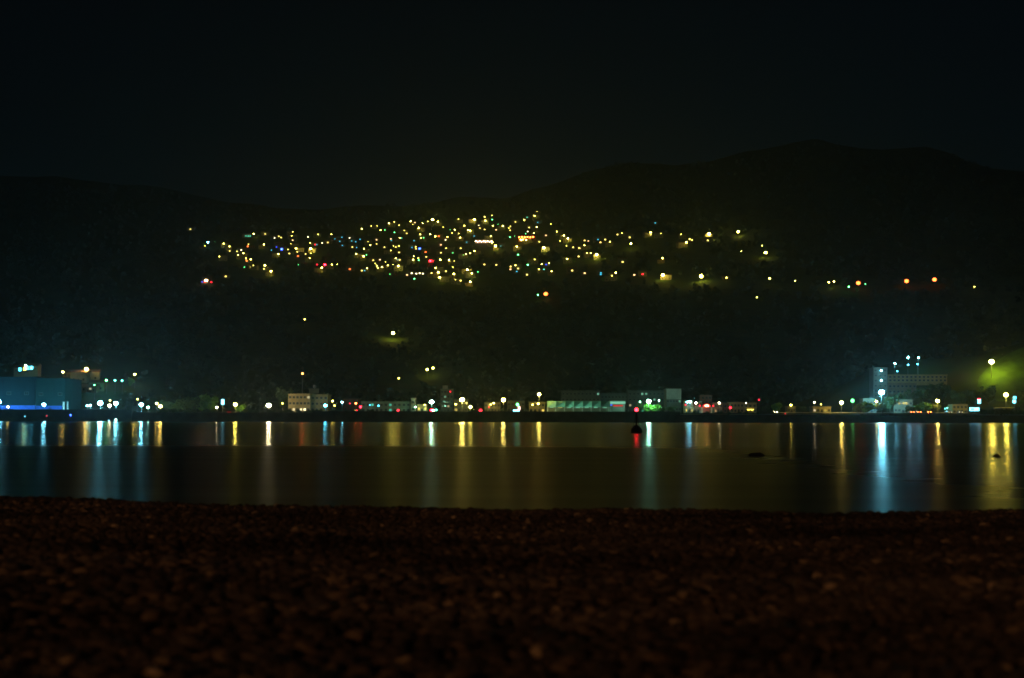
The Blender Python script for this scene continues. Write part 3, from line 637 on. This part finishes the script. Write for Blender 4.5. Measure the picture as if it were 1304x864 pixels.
def shore_tree(px, ytop, Y0, label, k, wide=1., z0=None, group=None):
    p = at(px, ytop, Y0); z = float(H(p.x, Y0)) if z0 is None else z0
    tree((p.x, Y0, z - .1), (p.z - z) / 7.6, k, label, group, wide)
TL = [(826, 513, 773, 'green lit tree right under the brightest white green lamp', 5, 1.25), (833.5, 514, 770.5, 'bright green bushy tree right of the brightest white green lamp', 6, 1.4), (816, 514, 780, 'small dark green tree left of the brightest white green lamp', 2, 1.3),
 (843, 517, 778, 'dark tree between the green lit tree and the grey block', 3, 1.8), (855, 517.5, 776, 'dark tree in front of the grey block', 4, 2.),
 (236, 509, 775, 'dim green tree left in the group before the yellow lamp', 1, 1.7), (247, 503.5, 785, 'tallest dim green tree left of the cyan sign', 0, 1.2), (258, 501.5, 790, 'rounded dim green tree above the cyan sign, left of it', 5, 1.4), (268, 504, 786, 'green tree just left of the cyan sign', 6, 1.2), (225, 512, 780, 'leftmost low tree of the dim group before the yellow lamp', 4, 1.5), (304, 514.5, 778, 'tree lit yellow green right of the bright yellow lamp', 6, 1.8),
 (362, 494, 812, 'tall dark tree at the left corner of the pale office block', 1, .9),
 (989, 512.4, 775, 'yellow green lit tree by itself left of the small dim cottage', 5, 1.6), (974, 516, 776, 'dark tree right of the beige houses', 3, 1.8), (1022, 516.5, 776, 'dark tree left of the roadside house', 4, 1.8),
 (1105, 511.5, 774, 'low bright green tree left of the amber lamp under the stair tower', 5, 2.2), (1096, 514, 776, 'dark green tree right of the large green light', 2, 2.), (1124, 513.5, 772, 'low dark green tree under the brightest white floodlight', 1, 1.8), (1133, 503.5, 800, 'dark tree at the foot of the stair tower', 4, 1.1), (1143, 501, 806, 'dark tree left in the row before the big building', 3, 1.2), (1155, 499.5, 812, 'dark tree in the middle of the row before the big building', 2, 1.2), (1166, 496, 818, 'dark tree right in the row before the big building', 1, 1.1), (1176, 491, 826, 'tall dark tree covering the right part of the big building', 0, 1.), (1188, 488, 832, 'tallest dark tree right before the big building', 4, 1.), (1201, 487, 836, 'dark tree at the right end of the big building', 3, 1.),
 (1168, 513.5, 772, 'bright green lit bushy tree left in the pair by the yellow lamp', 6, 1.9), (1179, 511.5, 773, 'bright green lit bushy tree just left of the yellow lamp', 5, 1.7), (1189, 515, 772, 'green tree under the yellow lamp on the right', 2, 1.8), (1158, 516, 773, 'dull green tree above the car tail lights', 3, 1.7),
 (1222, 498, 820, 'dark tree behind the small ochre house', 4, 1.1), (1240, 495, 822, 'dark tree above the upright blue white sign', 0, 1.2), (1258, 492, 824, 'dark tree below the green slope, left of the yellow lamp', 1, 1.3), (1298, 498, 800, 'dark tree cut by the right edge of the picture', 2, 1.2),
 (95, 497, 900, 'dark tree right behind the teal warehouse', 0, 1.3), (160, 500, 900, 'dark tree above the third cool white lamp on the left', 2, 1.4), (195, 505, 880, 'dark tree above the two amber lamps', 3, 1.5), (213, 510, 790, 'dark tree right of the two amber lamps', 4, 1.5), (167, 480, on_hill(171.6, 477, 9).y + 2, 'small green lit tree under the yellow lamp on the left hillside', 5, 1.)]
for px, yt, Y0, lab, k, wd in TL: shore_tree(px, yt, Y0, lab, k, wd, 4.6 if Y0 < 800 else None)
def shrub(px, Y0, z, h, k, label, group):
    p = at(px, 520, Y0); o = thing('shrub', (p.x, Y0, z - .2), label, 'shrub', group, random.uniform(0, 6)); o.scale = (h / 2.6 * random.uniform(.9, 1.6),) * 2 + (h / 2.6,)
    link('foliage', SB[k % 4], o)
for i, px in enumerate(np.linspace(172, 396, 30)): shrub(px + random.uniform(-3, 3), 744.5 + random.uniform(-.5, 1.5), 4.4, random.uniform(.9, 2.1), i, 'dark shrub in the ragged row on the low seawall left of the office block', 'shrubs along the low left seawall')
for i, px in enumerate(np.linspace(400, 470, 8)): shrub(px + random.uniform(-3, 3), 745, 4.6, random.uniform(1.3, 1.9), i, 'dark shrub in front of the two office blocks on the seawall', 'shrubs before the office blocks')
for i, px in enumerate(np.linspace(868, 985, 14)): shrub(px + random.uniform(-3, 3), 744.8, 4.3, random.uniform(.8, 1.6), i, 'dark shrub on the bank before the red gateway and beige houses', 'shrubs before the shops')
for i, px in enumerate(np.linspace(1255, 1310, 9)): shrub(px + random.uniform(-3, 3), 745, 4.3, random.uniform(1.6, 3.2), i, 'tall dark shrub on the bank right of the wide white sign', 'shrubs at the right end of the bank')
for i, px in enumerate(np.linspace(990, 1250, 26)): shrub(px + random.uniform(-4, 4), 741 + random.uniform(-.6, .4), 2.6, random.uniform(.9, 1.7), i, 'dark shrub on the bank below the pale rail', 'shrubs below the guard rail')

# ------------------------------------------------------------------ the hillside village
TA = """133,252,d 265,350,C5 243,376,y 318,347,g1 384,360,Y 428,380,Y 552,302,t 570,302,t 585,302,t 611,290,Y 698,292,d 572,365,y 566,380,o 688,365,Y 768,316,w 800,300,d 818,312,d 904,270,Y 897,300,y 932,300,r 905,335,o1 785,365,w 804,383,o 783,385,b 822,403,B 745,408,c 891,363,y 870,403,d 797,437,Y 880,435,d 931,400,Y 940,418,d 945,455,o 1037,355,Y 1041,397,S 1043,435,y 1003,440,d 1033,470,Y 1075,366,r 1088,366,c 1130,355,w 1098,290,Y 1020,322,w 1170,355,d 1198,290,Y 1225,327,c 1277,310,c 1260,343,c 1280,372,c 494,445,Y 532,433,Y 517,412,w 485,418,d 430,415,d 554,470,Y 588,480,Y 556,490,o 352,458,y 540,542,g1 610,525,y 590,535,d 696,523,Y 690,550,d 742,570,S 948,518,g1 1125,540,Y 1148,518,R 1090,517,r 1202,518,Y 1241,515,y 400,605,d 253,640,O 240,655,r 291,655,r 222,648,b"""
TB = """386,318,w 402,342,c 433,345,c 465,325,c 479,247,Y 526,345,y 550,228,y 594,230,y 620,258,Y 653,256,g1 495,400,Y 543,375,y 407,385,d 440,388,c 436,438,Y 492,455,Y 514,445,g1 388,552,o 518,545,Y 500,562,c 478,562,d 580,512,y 593,527,Y 600,545,y 631,535,Y 658,500,y 676,522,Y 715,520,y 735,470,Y 750,480,c 755,530,Y 765,480,d 565,485,d 615,480,o1 682,208,Y 724,198,Y 760,220,d 848,192,Y 863,213,y 880,200,o1 908,242,Y 938,206,Y 976,193,y 1013,180,S 1052,194,Y 1093,235,y 800,260,y 725,275,g1 765,318,Y 780,315,t 820,285,d 695,325,o1 698,345,c 718,380,y 735,385,d 758,380,y 698,415,y 760,425,d 857,390,c 885,385,y 888,405,d 915,397,B 870,455,Y 866,483,Y 905,470,y 908,485,g1 960,425,o 965,458,d 995,290,Y 920,290,y 925,318,Y 945,315,g1 1033,308,Y 1060,303,o 1125,308,y 1110,330,w 995,493,R 1020,493,R 1072,482,Y 1137,485,Y 1176,490,y 1212,490,O 1230,485,t 1165,538,y 1035,545,Y 1072,537,d 1056,580,Y 1005,585,y 985,583,w 1066,615,Y 855,585,w 820,600,o1 890,585,w 915,582,w 940,585,w 875,628,g1 690,590,g1 1110,575,d 1173,592,Y 1185,630,y 1225,638,d 1275,557,S 1297,650,Y 1115,395,y 1075,370,o1 1075,430,d 1165,430,g1 1210,375,d 1225,395,d 1270,350,c 1245,445,g1 1265,440,Y 1180,255,Y 1160,280,y 1210,285,y 1220,315,Y 1253,225,Y 1280,258,Y 1297,265,Y 1208,175,y 1145,258,g1 870,335,c 650,385,d 590,360,d 590,330,o1"""
TC = """380,178,S 457,160,y 463,187,Y 512,148,y 514,178,g1 380,415,Y 347,432,y 378,300,c 413,223,w 422,243,d 457,255,d 520,225,Y 558,213,g1 596,230,Y 542,265,o1 503,303,Y 640,245,y 655,230,d 650,258,d 648,310,g1 683,303,g1 690,195,d 756,180,Y 778,160,t 834,150,Y 852,117,y 858,200,c 850,237,Y 793,240,d 828,280,y 780,268,w 767,288,g1 735,335,Y 770,333,Y 920,297,o1 958,212,y 1002,270,Y 1055,303,S 1085,322,S 1027,340,y 1075,375,y 1125,388,d 1170,393,d 1210,372,y 1212,335,d 1240,340,o1 1185,395,o1 1230,432,y 1258,435,y 905,393,S 870,345,d 700,385,Y 540,378,S 580,380,c 515,355,Y 710,445,g2 545,520,d 455,515,d 690,523,Y 652,530,d 711,547,d 700,573,c 650,565,o1 783,523,g2 777,594,d 835,480,y 888,520,Y 868,562,y 905,552,t 921,520,b 945,508,Y 963,570,Y 1080,480,Y 1165,462,d 1118,568,d 1212,583,o1 407,577,g1 360,592,Y"""
TD = """237,445,S 246,328,c 265,350,d 300,330,d 336,347,Y 427,285,y 393,290,d 485,312,d 495,360,S 643,275,Y 645,290,d 678,203,c 720,285,y 873,292,y 913,350,Y 937,325,y 955,332,d 1085,287,S 1075,337,d 733,470,Y 432,497,d 380,580,Y 352,605,y 268,580,c 267,595,c 583,592,r 735,600,S 1025,610,S 1217,617,d 520,595,o1"""
PTS = []
for T, x0 in ((TA, 220), (TB, 380), (TC, 540), (TD, 720)):
    for q in T.split():
        a, b_, k = q.split(','); PTS.append((x0 + float(a) / 5.927, 250 + float(b_) / 5.927, k))
def zone(px, py):
    if px < 300: return 'on the far left arm of the village'
    if px < 385: return 'in the left part of the village'
    if px < 450: return 'left of the dense village middle'
    band = 'top' if py < 297 else 'upper middle' if py < 315 else 'lower middle' if py < 333 else 'bottom'
    if px < 520: return 'at the %s of the dense village, left' % band
    if px < 600: return 'at the %s of the dense village, centre' % band
    if px < 680: return 'at the %s of the village, right of centre' % band
    return 'at the %s of the thinning right end' % band
POLE_H = 6.5
VM = {}
def vlamp_meshes(code, s, r):
    k = (code, s, r)
    if k not in VM:
        a = MB(); a.tube((0, .5, -1.5), (0, .5, POLE_H + r), .1, .07, 6); a.tube((0, .5, POLE_H + r), (0, -.1, POLE_H + r * 1.05), .06, .05, 5)
        b = MB(); b.ball((0, 0, POLE_H), r, r * .9, r * .85, 8, 6); VM[k] = (a.mesh('pole', STEEL), b.mesh('lamp_head', emit(code, s), True))
    return VM[k]
LAMPS = []
def vlamp(px, py, code, s, r, label, group=None):
    p = on_hill(px, py, POLE_H); t = thing('hillside_lamp', p, label, 'lamp', group); LAMPS.append(p)
    a, b_ = vlamp_meshes(code, s, r); link('pole', a, t); link('lamp_head', b_, t); return p
HW = [wallmat((.26, .23, .17)), wallmat((.32, .27, .19)), wallmat((.22, .15, .10)), wallmat((.24, .24, .22))]
TILE = mat('roof tiles', (.14, .07, .05), .9)
HM = {}
def house_meshes(k):
    if k not in HM:
        w, d, h = ((9, 7, 5.2), (12, 8, 5.6), (8, 7, 3.4), (11, 7, 6.4))[k]
        a = MB(); a.box(-w / 2, w / 2, 0, d, -3, h); e = .5
        r = MB(); r.add([(-w / 2 - e, -e, h + .003), (w / 2 + e, -e, h + .003), (w / 2 + e, d + e, h + .003), (-w / 2 - e, d + e, h + .003), (-w / 2 - e, d / 2, h + 1.9), (w / 2 + e, d / 2, h + 1.9)], [(0, 1, 5, 4), (2, 3, 4, 5), (0, 4, 3), (1, 2, 5), (3, 2, 1, 0)])
        g = MB()
        g.box(-.6, .6, -.04, .01, 1.1, 2.4)
        dd = MB(); dd.box(-.5, .5, -.05, .01, 0, 2.1); HM[k] = (a.mesh('wall', HW[k]), r.mesh('roof', TILE), w, h, g.mesh('window', GLASS), dd.mesh('door', DARK))
    return HM[k]
HOUSES = []
def house_near(x, y, d):
    return next((o for o in HOUSES if abs(o.location.x - x) < d and abs(o.location.y - y) < d), None)
def house(p, k, label, group=None, rz=0, lit=None):
    t = thing('house', p, label, 'house', group, rz); a, r, w, h, g, dd = house_meshes(k); HOUSES.append(t); link('wall', a, t); link('roof', r, t); link('door', dd, t)
    for x in (-w * .3, w * .3): link('window', g, t, (x, 0, 0))
    if lit: lit_window(t, lit, (0, 0, min(h - 1, 2.6)))
    return t
def lit_window(t, lit, loc):
        code, s, ww, hh = lit; key = ('lw', code, s, ww, hh)
        if key not in VM: mb = MB(); mb.box(-ww / 2, ww / 2, -.12, -.05, -hh / 2, hh / 2); VM[key] = mb.mesh('lit_window', emit(code, s))
        link('lit_window', VM[key], t, loc)
CN = dict(Y='bright yellow', y='small pale yellow', S='large strong yellow')
KL = {'Y': ('y', 48, .75), 'y': ('y', 26, .52), 'S': ('y', 100, 1.3), 'C5': ('C', 80, 1.1), 'g1': ('g', 12, .55), 'g2': ('g', 24, .75)}
WL = {'d': ('a', 5, 1.8, 1.3, 'dim amber'), 'w': ('w', 7, 1.6, 1.3, 'white'), 'o': ('o', 9, 1.8, 1.4, 'orange'), 'o1': ('h', 5, 1.8, 1.2, 'dull orange'), 'c': ('c', 1.5, 1.7, 1.3, 'cyan'), 't': ('t', 2.2, 1.7, 1.3, 'teal'),
      'r': ('r', 8, 1.7, 1.3, 'red'), 'R': ('r', 45, 2.6, 2.0, 'glowing bright red'), 'O': ('h', 60, 3, 2.2, 'blazing orange'), 'b': ('b', 3, 1.7, 1.4, 'blue'), 'B': ('b', 22, 2.6, 2.2, 'vivid blue')}
hk = 0
for px, py, k in PTS:
    z = zone(px, py)
    if k in KL:
        c, s, r = KL[k]
        if k == 'C5': lab, grp = 'strongest cool white lamp at the far left of the village', None
        elif k[0] == 'g': lab = 'small green hillside lamp ' + z; grp = 'green lamps ' + z
        else: lab = '%s lamp %s' % (CN[k], z); grp = '%s lamps %s' % (CN[k], z)
        s *= random.uniform(.75, 1.3) // .05 * .05
        p = vlamp(px, py, c, round(s / 5) * 5 or 5, round(r * random.choice((.6, .75, .9, 1, 1.1, 1.3)), 2), lab, grp)
        if random.random() < (.8 if k[0] != 'g' else 0):
            hx = p.x + random.uniform(-5, 5); hy = p.y + random.uniform(4, 7); hk += 1
            if not house_near(hx, hy, 12): house((hx, hy, float(H(hx, hy))), hk % 4, 'dim house beside a lamp ' + z, 'dark windowed houses ' + z, random.uniform(-.4, .4))
    else:
        c, s, ww, hh, nm = WL[k]
        p = on_hill(px, py, 2.6); hk += 1
        o = house_near(p.x, p.y, 15)
        if o:
            q = at(px, py, o.location.y - .3) - o.location; lit_window(o, (c, s, ww, hh), (q.x, -.2, max(.5, min(q.z, 5.0)))); continue
        house(p, hk % 4, 'small house with %s %s window %s' % ('an' if nm[0] in 'aeiou' else 'a', nm, z), '%s windowed houses %s' % (nm, z), 0, (c, s, ww, hh))
# single lights on the slopes
ONE = [(903, 298, 'S', 'strong yellow lamp high on the slope, left one of the top pair at right'), (940, 296, 'S', 'strong yellow lamp high on the slope, right one of the top pair at right'), (970.5, 313.5, 'y', 'small lamp just above the last strong yellow lamp of the string'), (975, 322, 'S', 'strong yellow lamp at the bend where the high string of lamps ends'),
 (944, 320, 'y', 'small dim yellow lamp left of the bend of the high string'), (980, 355, 'Y', 'yellow lamp below the bend of the high string of lamps'), (925, 354, 'y', 'small lamp between two strong lamps of the lower string'), (964, 379, 'y', 'tiny lone lamp lowest below the end of the string'), (1012.5, 358, 'y', 'tiny lamp left of the close yellow pair at right'),
 (1055.5, 360.5, 'Y', 'left one of a close yellow pair left of the orange lamps'), (1062, 359.5, 'Y', 'right one of a close yellow pair left of the orange lamps'), (1102, 362, 'g1', 'tiny green lamp right of the leftmost orange lamp'), (1081, 366, 'g2', 'green lamp left of the leftmost orange lamp'), (1241, 366, 'y', 'tiny dim lamp right of the last orange lamp'),
 (685, 376, 'g2', 'green lamp beside an orange one, alone below the village'), (500.5, 425.5, 'S', 'lone yellow lamp halfway down the dark slope'), (388, 407, 'y', 'tiny lone yellow lamp on the dark slope left'), (544, 472, 'Y', 'left one of two yellow lamps low on the dark slope'), (551.5, 469.5, 'Y', 'right one of two yellow lamps low on the dark slope'), (508, 482, 'y', 'tiny lamp left of the two yellow lamps low on the slope')]
for px, py, k, lab in ONE:
    c, s, r = KL[k]; vlamp(px, py, c, s, r, lab)
for px, py, lab in ((1093, 361, 'leftmost of three orange lamps on the right hillside'), (1154.5, 358.5, 'middle one of three orange lamps on the right hillside'), (1190, 356.5, 'rightmost of three orange lamps on the right hillside'), (695, 375, 'orange lamp beside a green one, alone below the village')):
    vlamp(px, py, 'o', 11, 2.1, lab)
# the long lit arcade and the orange temple in the village
p = on_hill(616, 308.5, 3); t = thing('lit_arcade', p, 'long hillside building with a row of white and pink lights', 'building')
mb = MB(); mb.box(-13, 13, 0, 8, -3, 6); mb.build('wall', HW[1], t); mb = MB(); mb.box(-13.6, 13.6, -.8, 8.6, 6.003, 6.4); mb.build('roof', ROOF, t)
for k in range(9):
    mb = MB(); mb.ball((-11.6 + k * 2.9, -.7, 3.6 - (k % 2) * .6), .55, .4, .55, 8, 6); mb.build('lamp', emit('p' if k % 2 else 'w', 40), t, True)
p = on_hill(670, 303, 5); t = thing('temple', p, 'hillside temple ablaze with orange and red lights over yellow lamps', 'temple')
mb = MB(); mb.box(-11, 11, 0, 9, -4, 6); mb.build('wall', wallmat((.42, .16, .08)), t)
mb = MB(); mb.add([(-14, -2, 6.003), (14, -2, 6.003), (14, 11, 6.003), (-14, 11, 6.003), (-9, 4.5, 10.5), (9, 4.5, 10.5), (-15.5, -3, 7.4), (15.5, -3, 7.4)], [(0, 1, 5, 4), (1, 2, 5), (2, 3, 4, 5), (3, 0, 4), (3, 2, 1, 0), (0, 4, 6), (1, 7, 5)]); mb.build('roof', TILE, t)
for k in range(6):
    mb = MB(); mb.ball((-10 + k * 4, -1.2, 5.0 + (k % 2) * .5), .95, .6, .95, 8, 6); mb.build('lantern', emit('o', 40), t, True)
for k in range(5):
    mb = MB(); mb.ball((-8 + k * 3.4, -1.6, 1.6), .5, .5, .5, 8, 6); mb.build('step_lamp', emit('y', 90), t, True)
# cyan lit group on the left shoulder and houses under the amber lamps
for k, (px, py, c, s) in enumerate(((25.5, 470.2, 'c', 5), (31.6, 469.4, 'y', 7), (35, 468.4, 'c', 8), (40, 468, 'c', 10))):
    p = at(px, py, 960); p.z -= 2.6
    house((p.x, 960, p.z), 2, ['little house with a blue window, leftmost of four on the dark left shoulder', 'little house with a yellow window, second of four on the left shoulder', 'little house with a pale blue window, third of four on the left shoulder', 'little house with a bright blue window, rightmost of four on the left shoulder'][k], None, 0, (c, s, 1.8, 2.2))
lamp(32.6, 466, 951, 'G', 45, .6, 'white green lamp standing over the four little houses on the left', name='hillside_lamp', z0=at(32, 469, 951).z - 4)
for px, py, k, lit, lab in ((114, 481.5, 1, None, 'pale house under the bright amber hill lamp on the left'), (100, 483, 3, None, 'dim house left of the pale house under the amber hill lamp'), (122.5, 494, 0, ('h', 2.2, 3.4, 1.2), 'house with a long orange lit window on the left hillside'), (115, 496, 2, ('w', .5, 1.5, 1.2), 'pale little house left of the orange lit one'), (88, 477, 2, None, 'small house under the left amber hill lamp'), (102, 494.5, 2, ('t', 2, .9, .9), 'little house with a teal window above the biggest left lamp')):
    p = on_hill(px, py, 2.8); house(p, k, lab, None, random.uniform(-.2, .2), lit)

# trees of the hillside: near the lamps as individuals, the rest one wood
for i, p in enumerate(LAMPS):
    if i % 5: continue
    x = p.x + random.choice((-1, 1)) * random.uniform(5, 10); y = p.y + random.uniform(2, 8)
    d = p / p.y; py = 534.7 - (p.z + 6 - ZC) / p.y * F; px = CX + d.x * F
    tree((x, y, float(H(x, y)) - .2), random.uniform(.6, .95), i % 5 if i % 3 else 5, 'lamplit tree ' + zone(px, py) if 280 < px < 760 else 'small tree lit by a lone lamp on the dark slope', 'lamplit trees ' + zone(px, py) if 280 < px < 760 else 'trees by lone lamps')
n = 9000
tx = rng.uniform(-760, 760, n); ty = 880 + (2660 - 880) * rng.random(n) ** .9; tx *= (ty / 1900)
lp = np.array([(p.x, p.y) for p in LAMPS] + [(o.location.x, o.location.y) for o in COL.objects if o.parent is None and o.name.split('.')[0] in ('house', 'hillside_lamp', 'temple', 'lit_arcade', 'wide_building', 'stair_tower')])
keep = np.ones(n, bool)
for lx, ly in lp: keep &= ~((np.abs(tx - lx) < 14) & (ty > ly - 42) & (ty < ly + 14))
keep &= ty > 905
tx, ty = tx[keep], ty[keep]; tz = H(tx, ty)
VV = []; n = len(tx)
base = []
for k in range(26):
    d = rng.normal(0, 1, 3); d /= np.linalg.norm(d); base.append(d)
base = np.array(base)
c = np.stack([tx, ty, tz], -1); hgt = rng.uniform(4, 8.5, n)
P = c[:, None, :] + base[None] * np.stack([hgt * .42, hgt * .42, hgt * .5], -1)[:, None, :] * rng.uniform(.55, 1.1, (n, 26, 1)); P[..., 2] += hgt[:, None] * .45
A = rng.normal(0, 1, (n, 26, 3)); A /= np.linalg.norm(A, axis=-1, keepdims=True); B = np.cross(A, rng.normal(0, 1, (n, 26, 3))); B /= np.linalg.norm(B, axis=-1, keepdims=True)
s = (hgt * .26)[:, None, None]
Q = np.stack([P - A * s, P + B * s * .7, P + A * s, P - B * s * .7], 2).reshape(-1, 3)
tag(link('hillside_wood', fast_mesh('hillside_wood', Q, np.arange(len(Q)).reshape(-1, 4), mat('wood foliage', (.022, .040, .014), .8, 0, .5, .05, .1), False)), 'dark wood covering the hillside around and below the village', 'wood', None, 'stuff')

# ------------------------------------------------------------------ haze, sky, sun
HAZE = .000135
mb = MB(); mb.box(-2300, 2300, -130, 3600, -3.5, 600)
o = mb.build('haze', bpy.data.materials.new('night haze')); m = o.data.materials[0]; m.use_nodes = True; nt = m.node_tree; nt.nodes.clear()
v = nt.nodes.new('ShaderNodeVolumePrincipled'); out = nt.nodes.new('ShaderNodeOutputMaterial'); nt.links.new(v.outputs[0], out.inputs['Volume'])
v.inputs['Color'].default_value = (.72, .92, 1, 1); v.inputs['Density'].default_value = HAZE; v.inputs['Anisotropy'].default_value = .80
v.inputs['Density Attribute'].default_value = ''
tag(o, 'thin night haze over the bay and hills', 'haze', None, 'stuff')

SUN_EL, SUN_AZ = R(11), R(205)   # faint last light
w = bpy.data.worlds.new('World'); scn.world = w; w.use_nodes = True; nt = w.node_tree; bg = nt.nodes['Background']
sky = nt.nodes.new('ShaderNodeTexSky'); sky.sky_type = 'NISHITA'; sky.sun_disc = False; sky.sun_elevation = SUN_EL; sky.sun_rotation = SUN_AZ
tint = nt.nodes.new('ShaderNodeVectorMath'); tint.operation = 'MULTIPLY'; tint.inputs[1].default_value = (.45, .85, 1.15)
nt.links.new(sky.outputs[0], tint.inputs[0]); nt.links.new(tint.outputs[0], bg.inputs['Color']); bg.inputs['Strength'].default_value = .0006
sd = bpy.data.lights.new('sun', 'SUN'); sd.energy = .012; sd.angle = R(1.5); sd.color = (1, .8, .6)
so = bpy.data.objects.new('sun', sd); COL.objects.link(so)
dirv = Vector((math.sin(SUN_AZ) * math.cos(SUN_EL), math.cos(SUN_AZ) * math.cos(SUN_EL), math.sin(SUN_EL)))
so.rotation_euler = dirv.to_track_quat('Z', 'Y').to_euler()

scn.view_settings.view_transform = 'Standard'; scn.view_settings.look = 'None'; scn.view_settings.exposure = 0; scn.view_settings.gamma = 1
scn.view_settings.use_curve_mapping = False
cy = scn.cycles
cy.max_bounces = 4; cy.diffuse_bounces = 1; cy.glossy_bounces = 2; cy.transmission_bounces = 2; cy.volume_bounces = 0
cy.use_denoising = True; cy.denoiser = 'OPENIMAGEDENOISE'; cy.use_light_tree = True
cy.sample_clamp_indirect = 2; cy.sample_clamp_direct = 0
cy.filter_width = 1.6
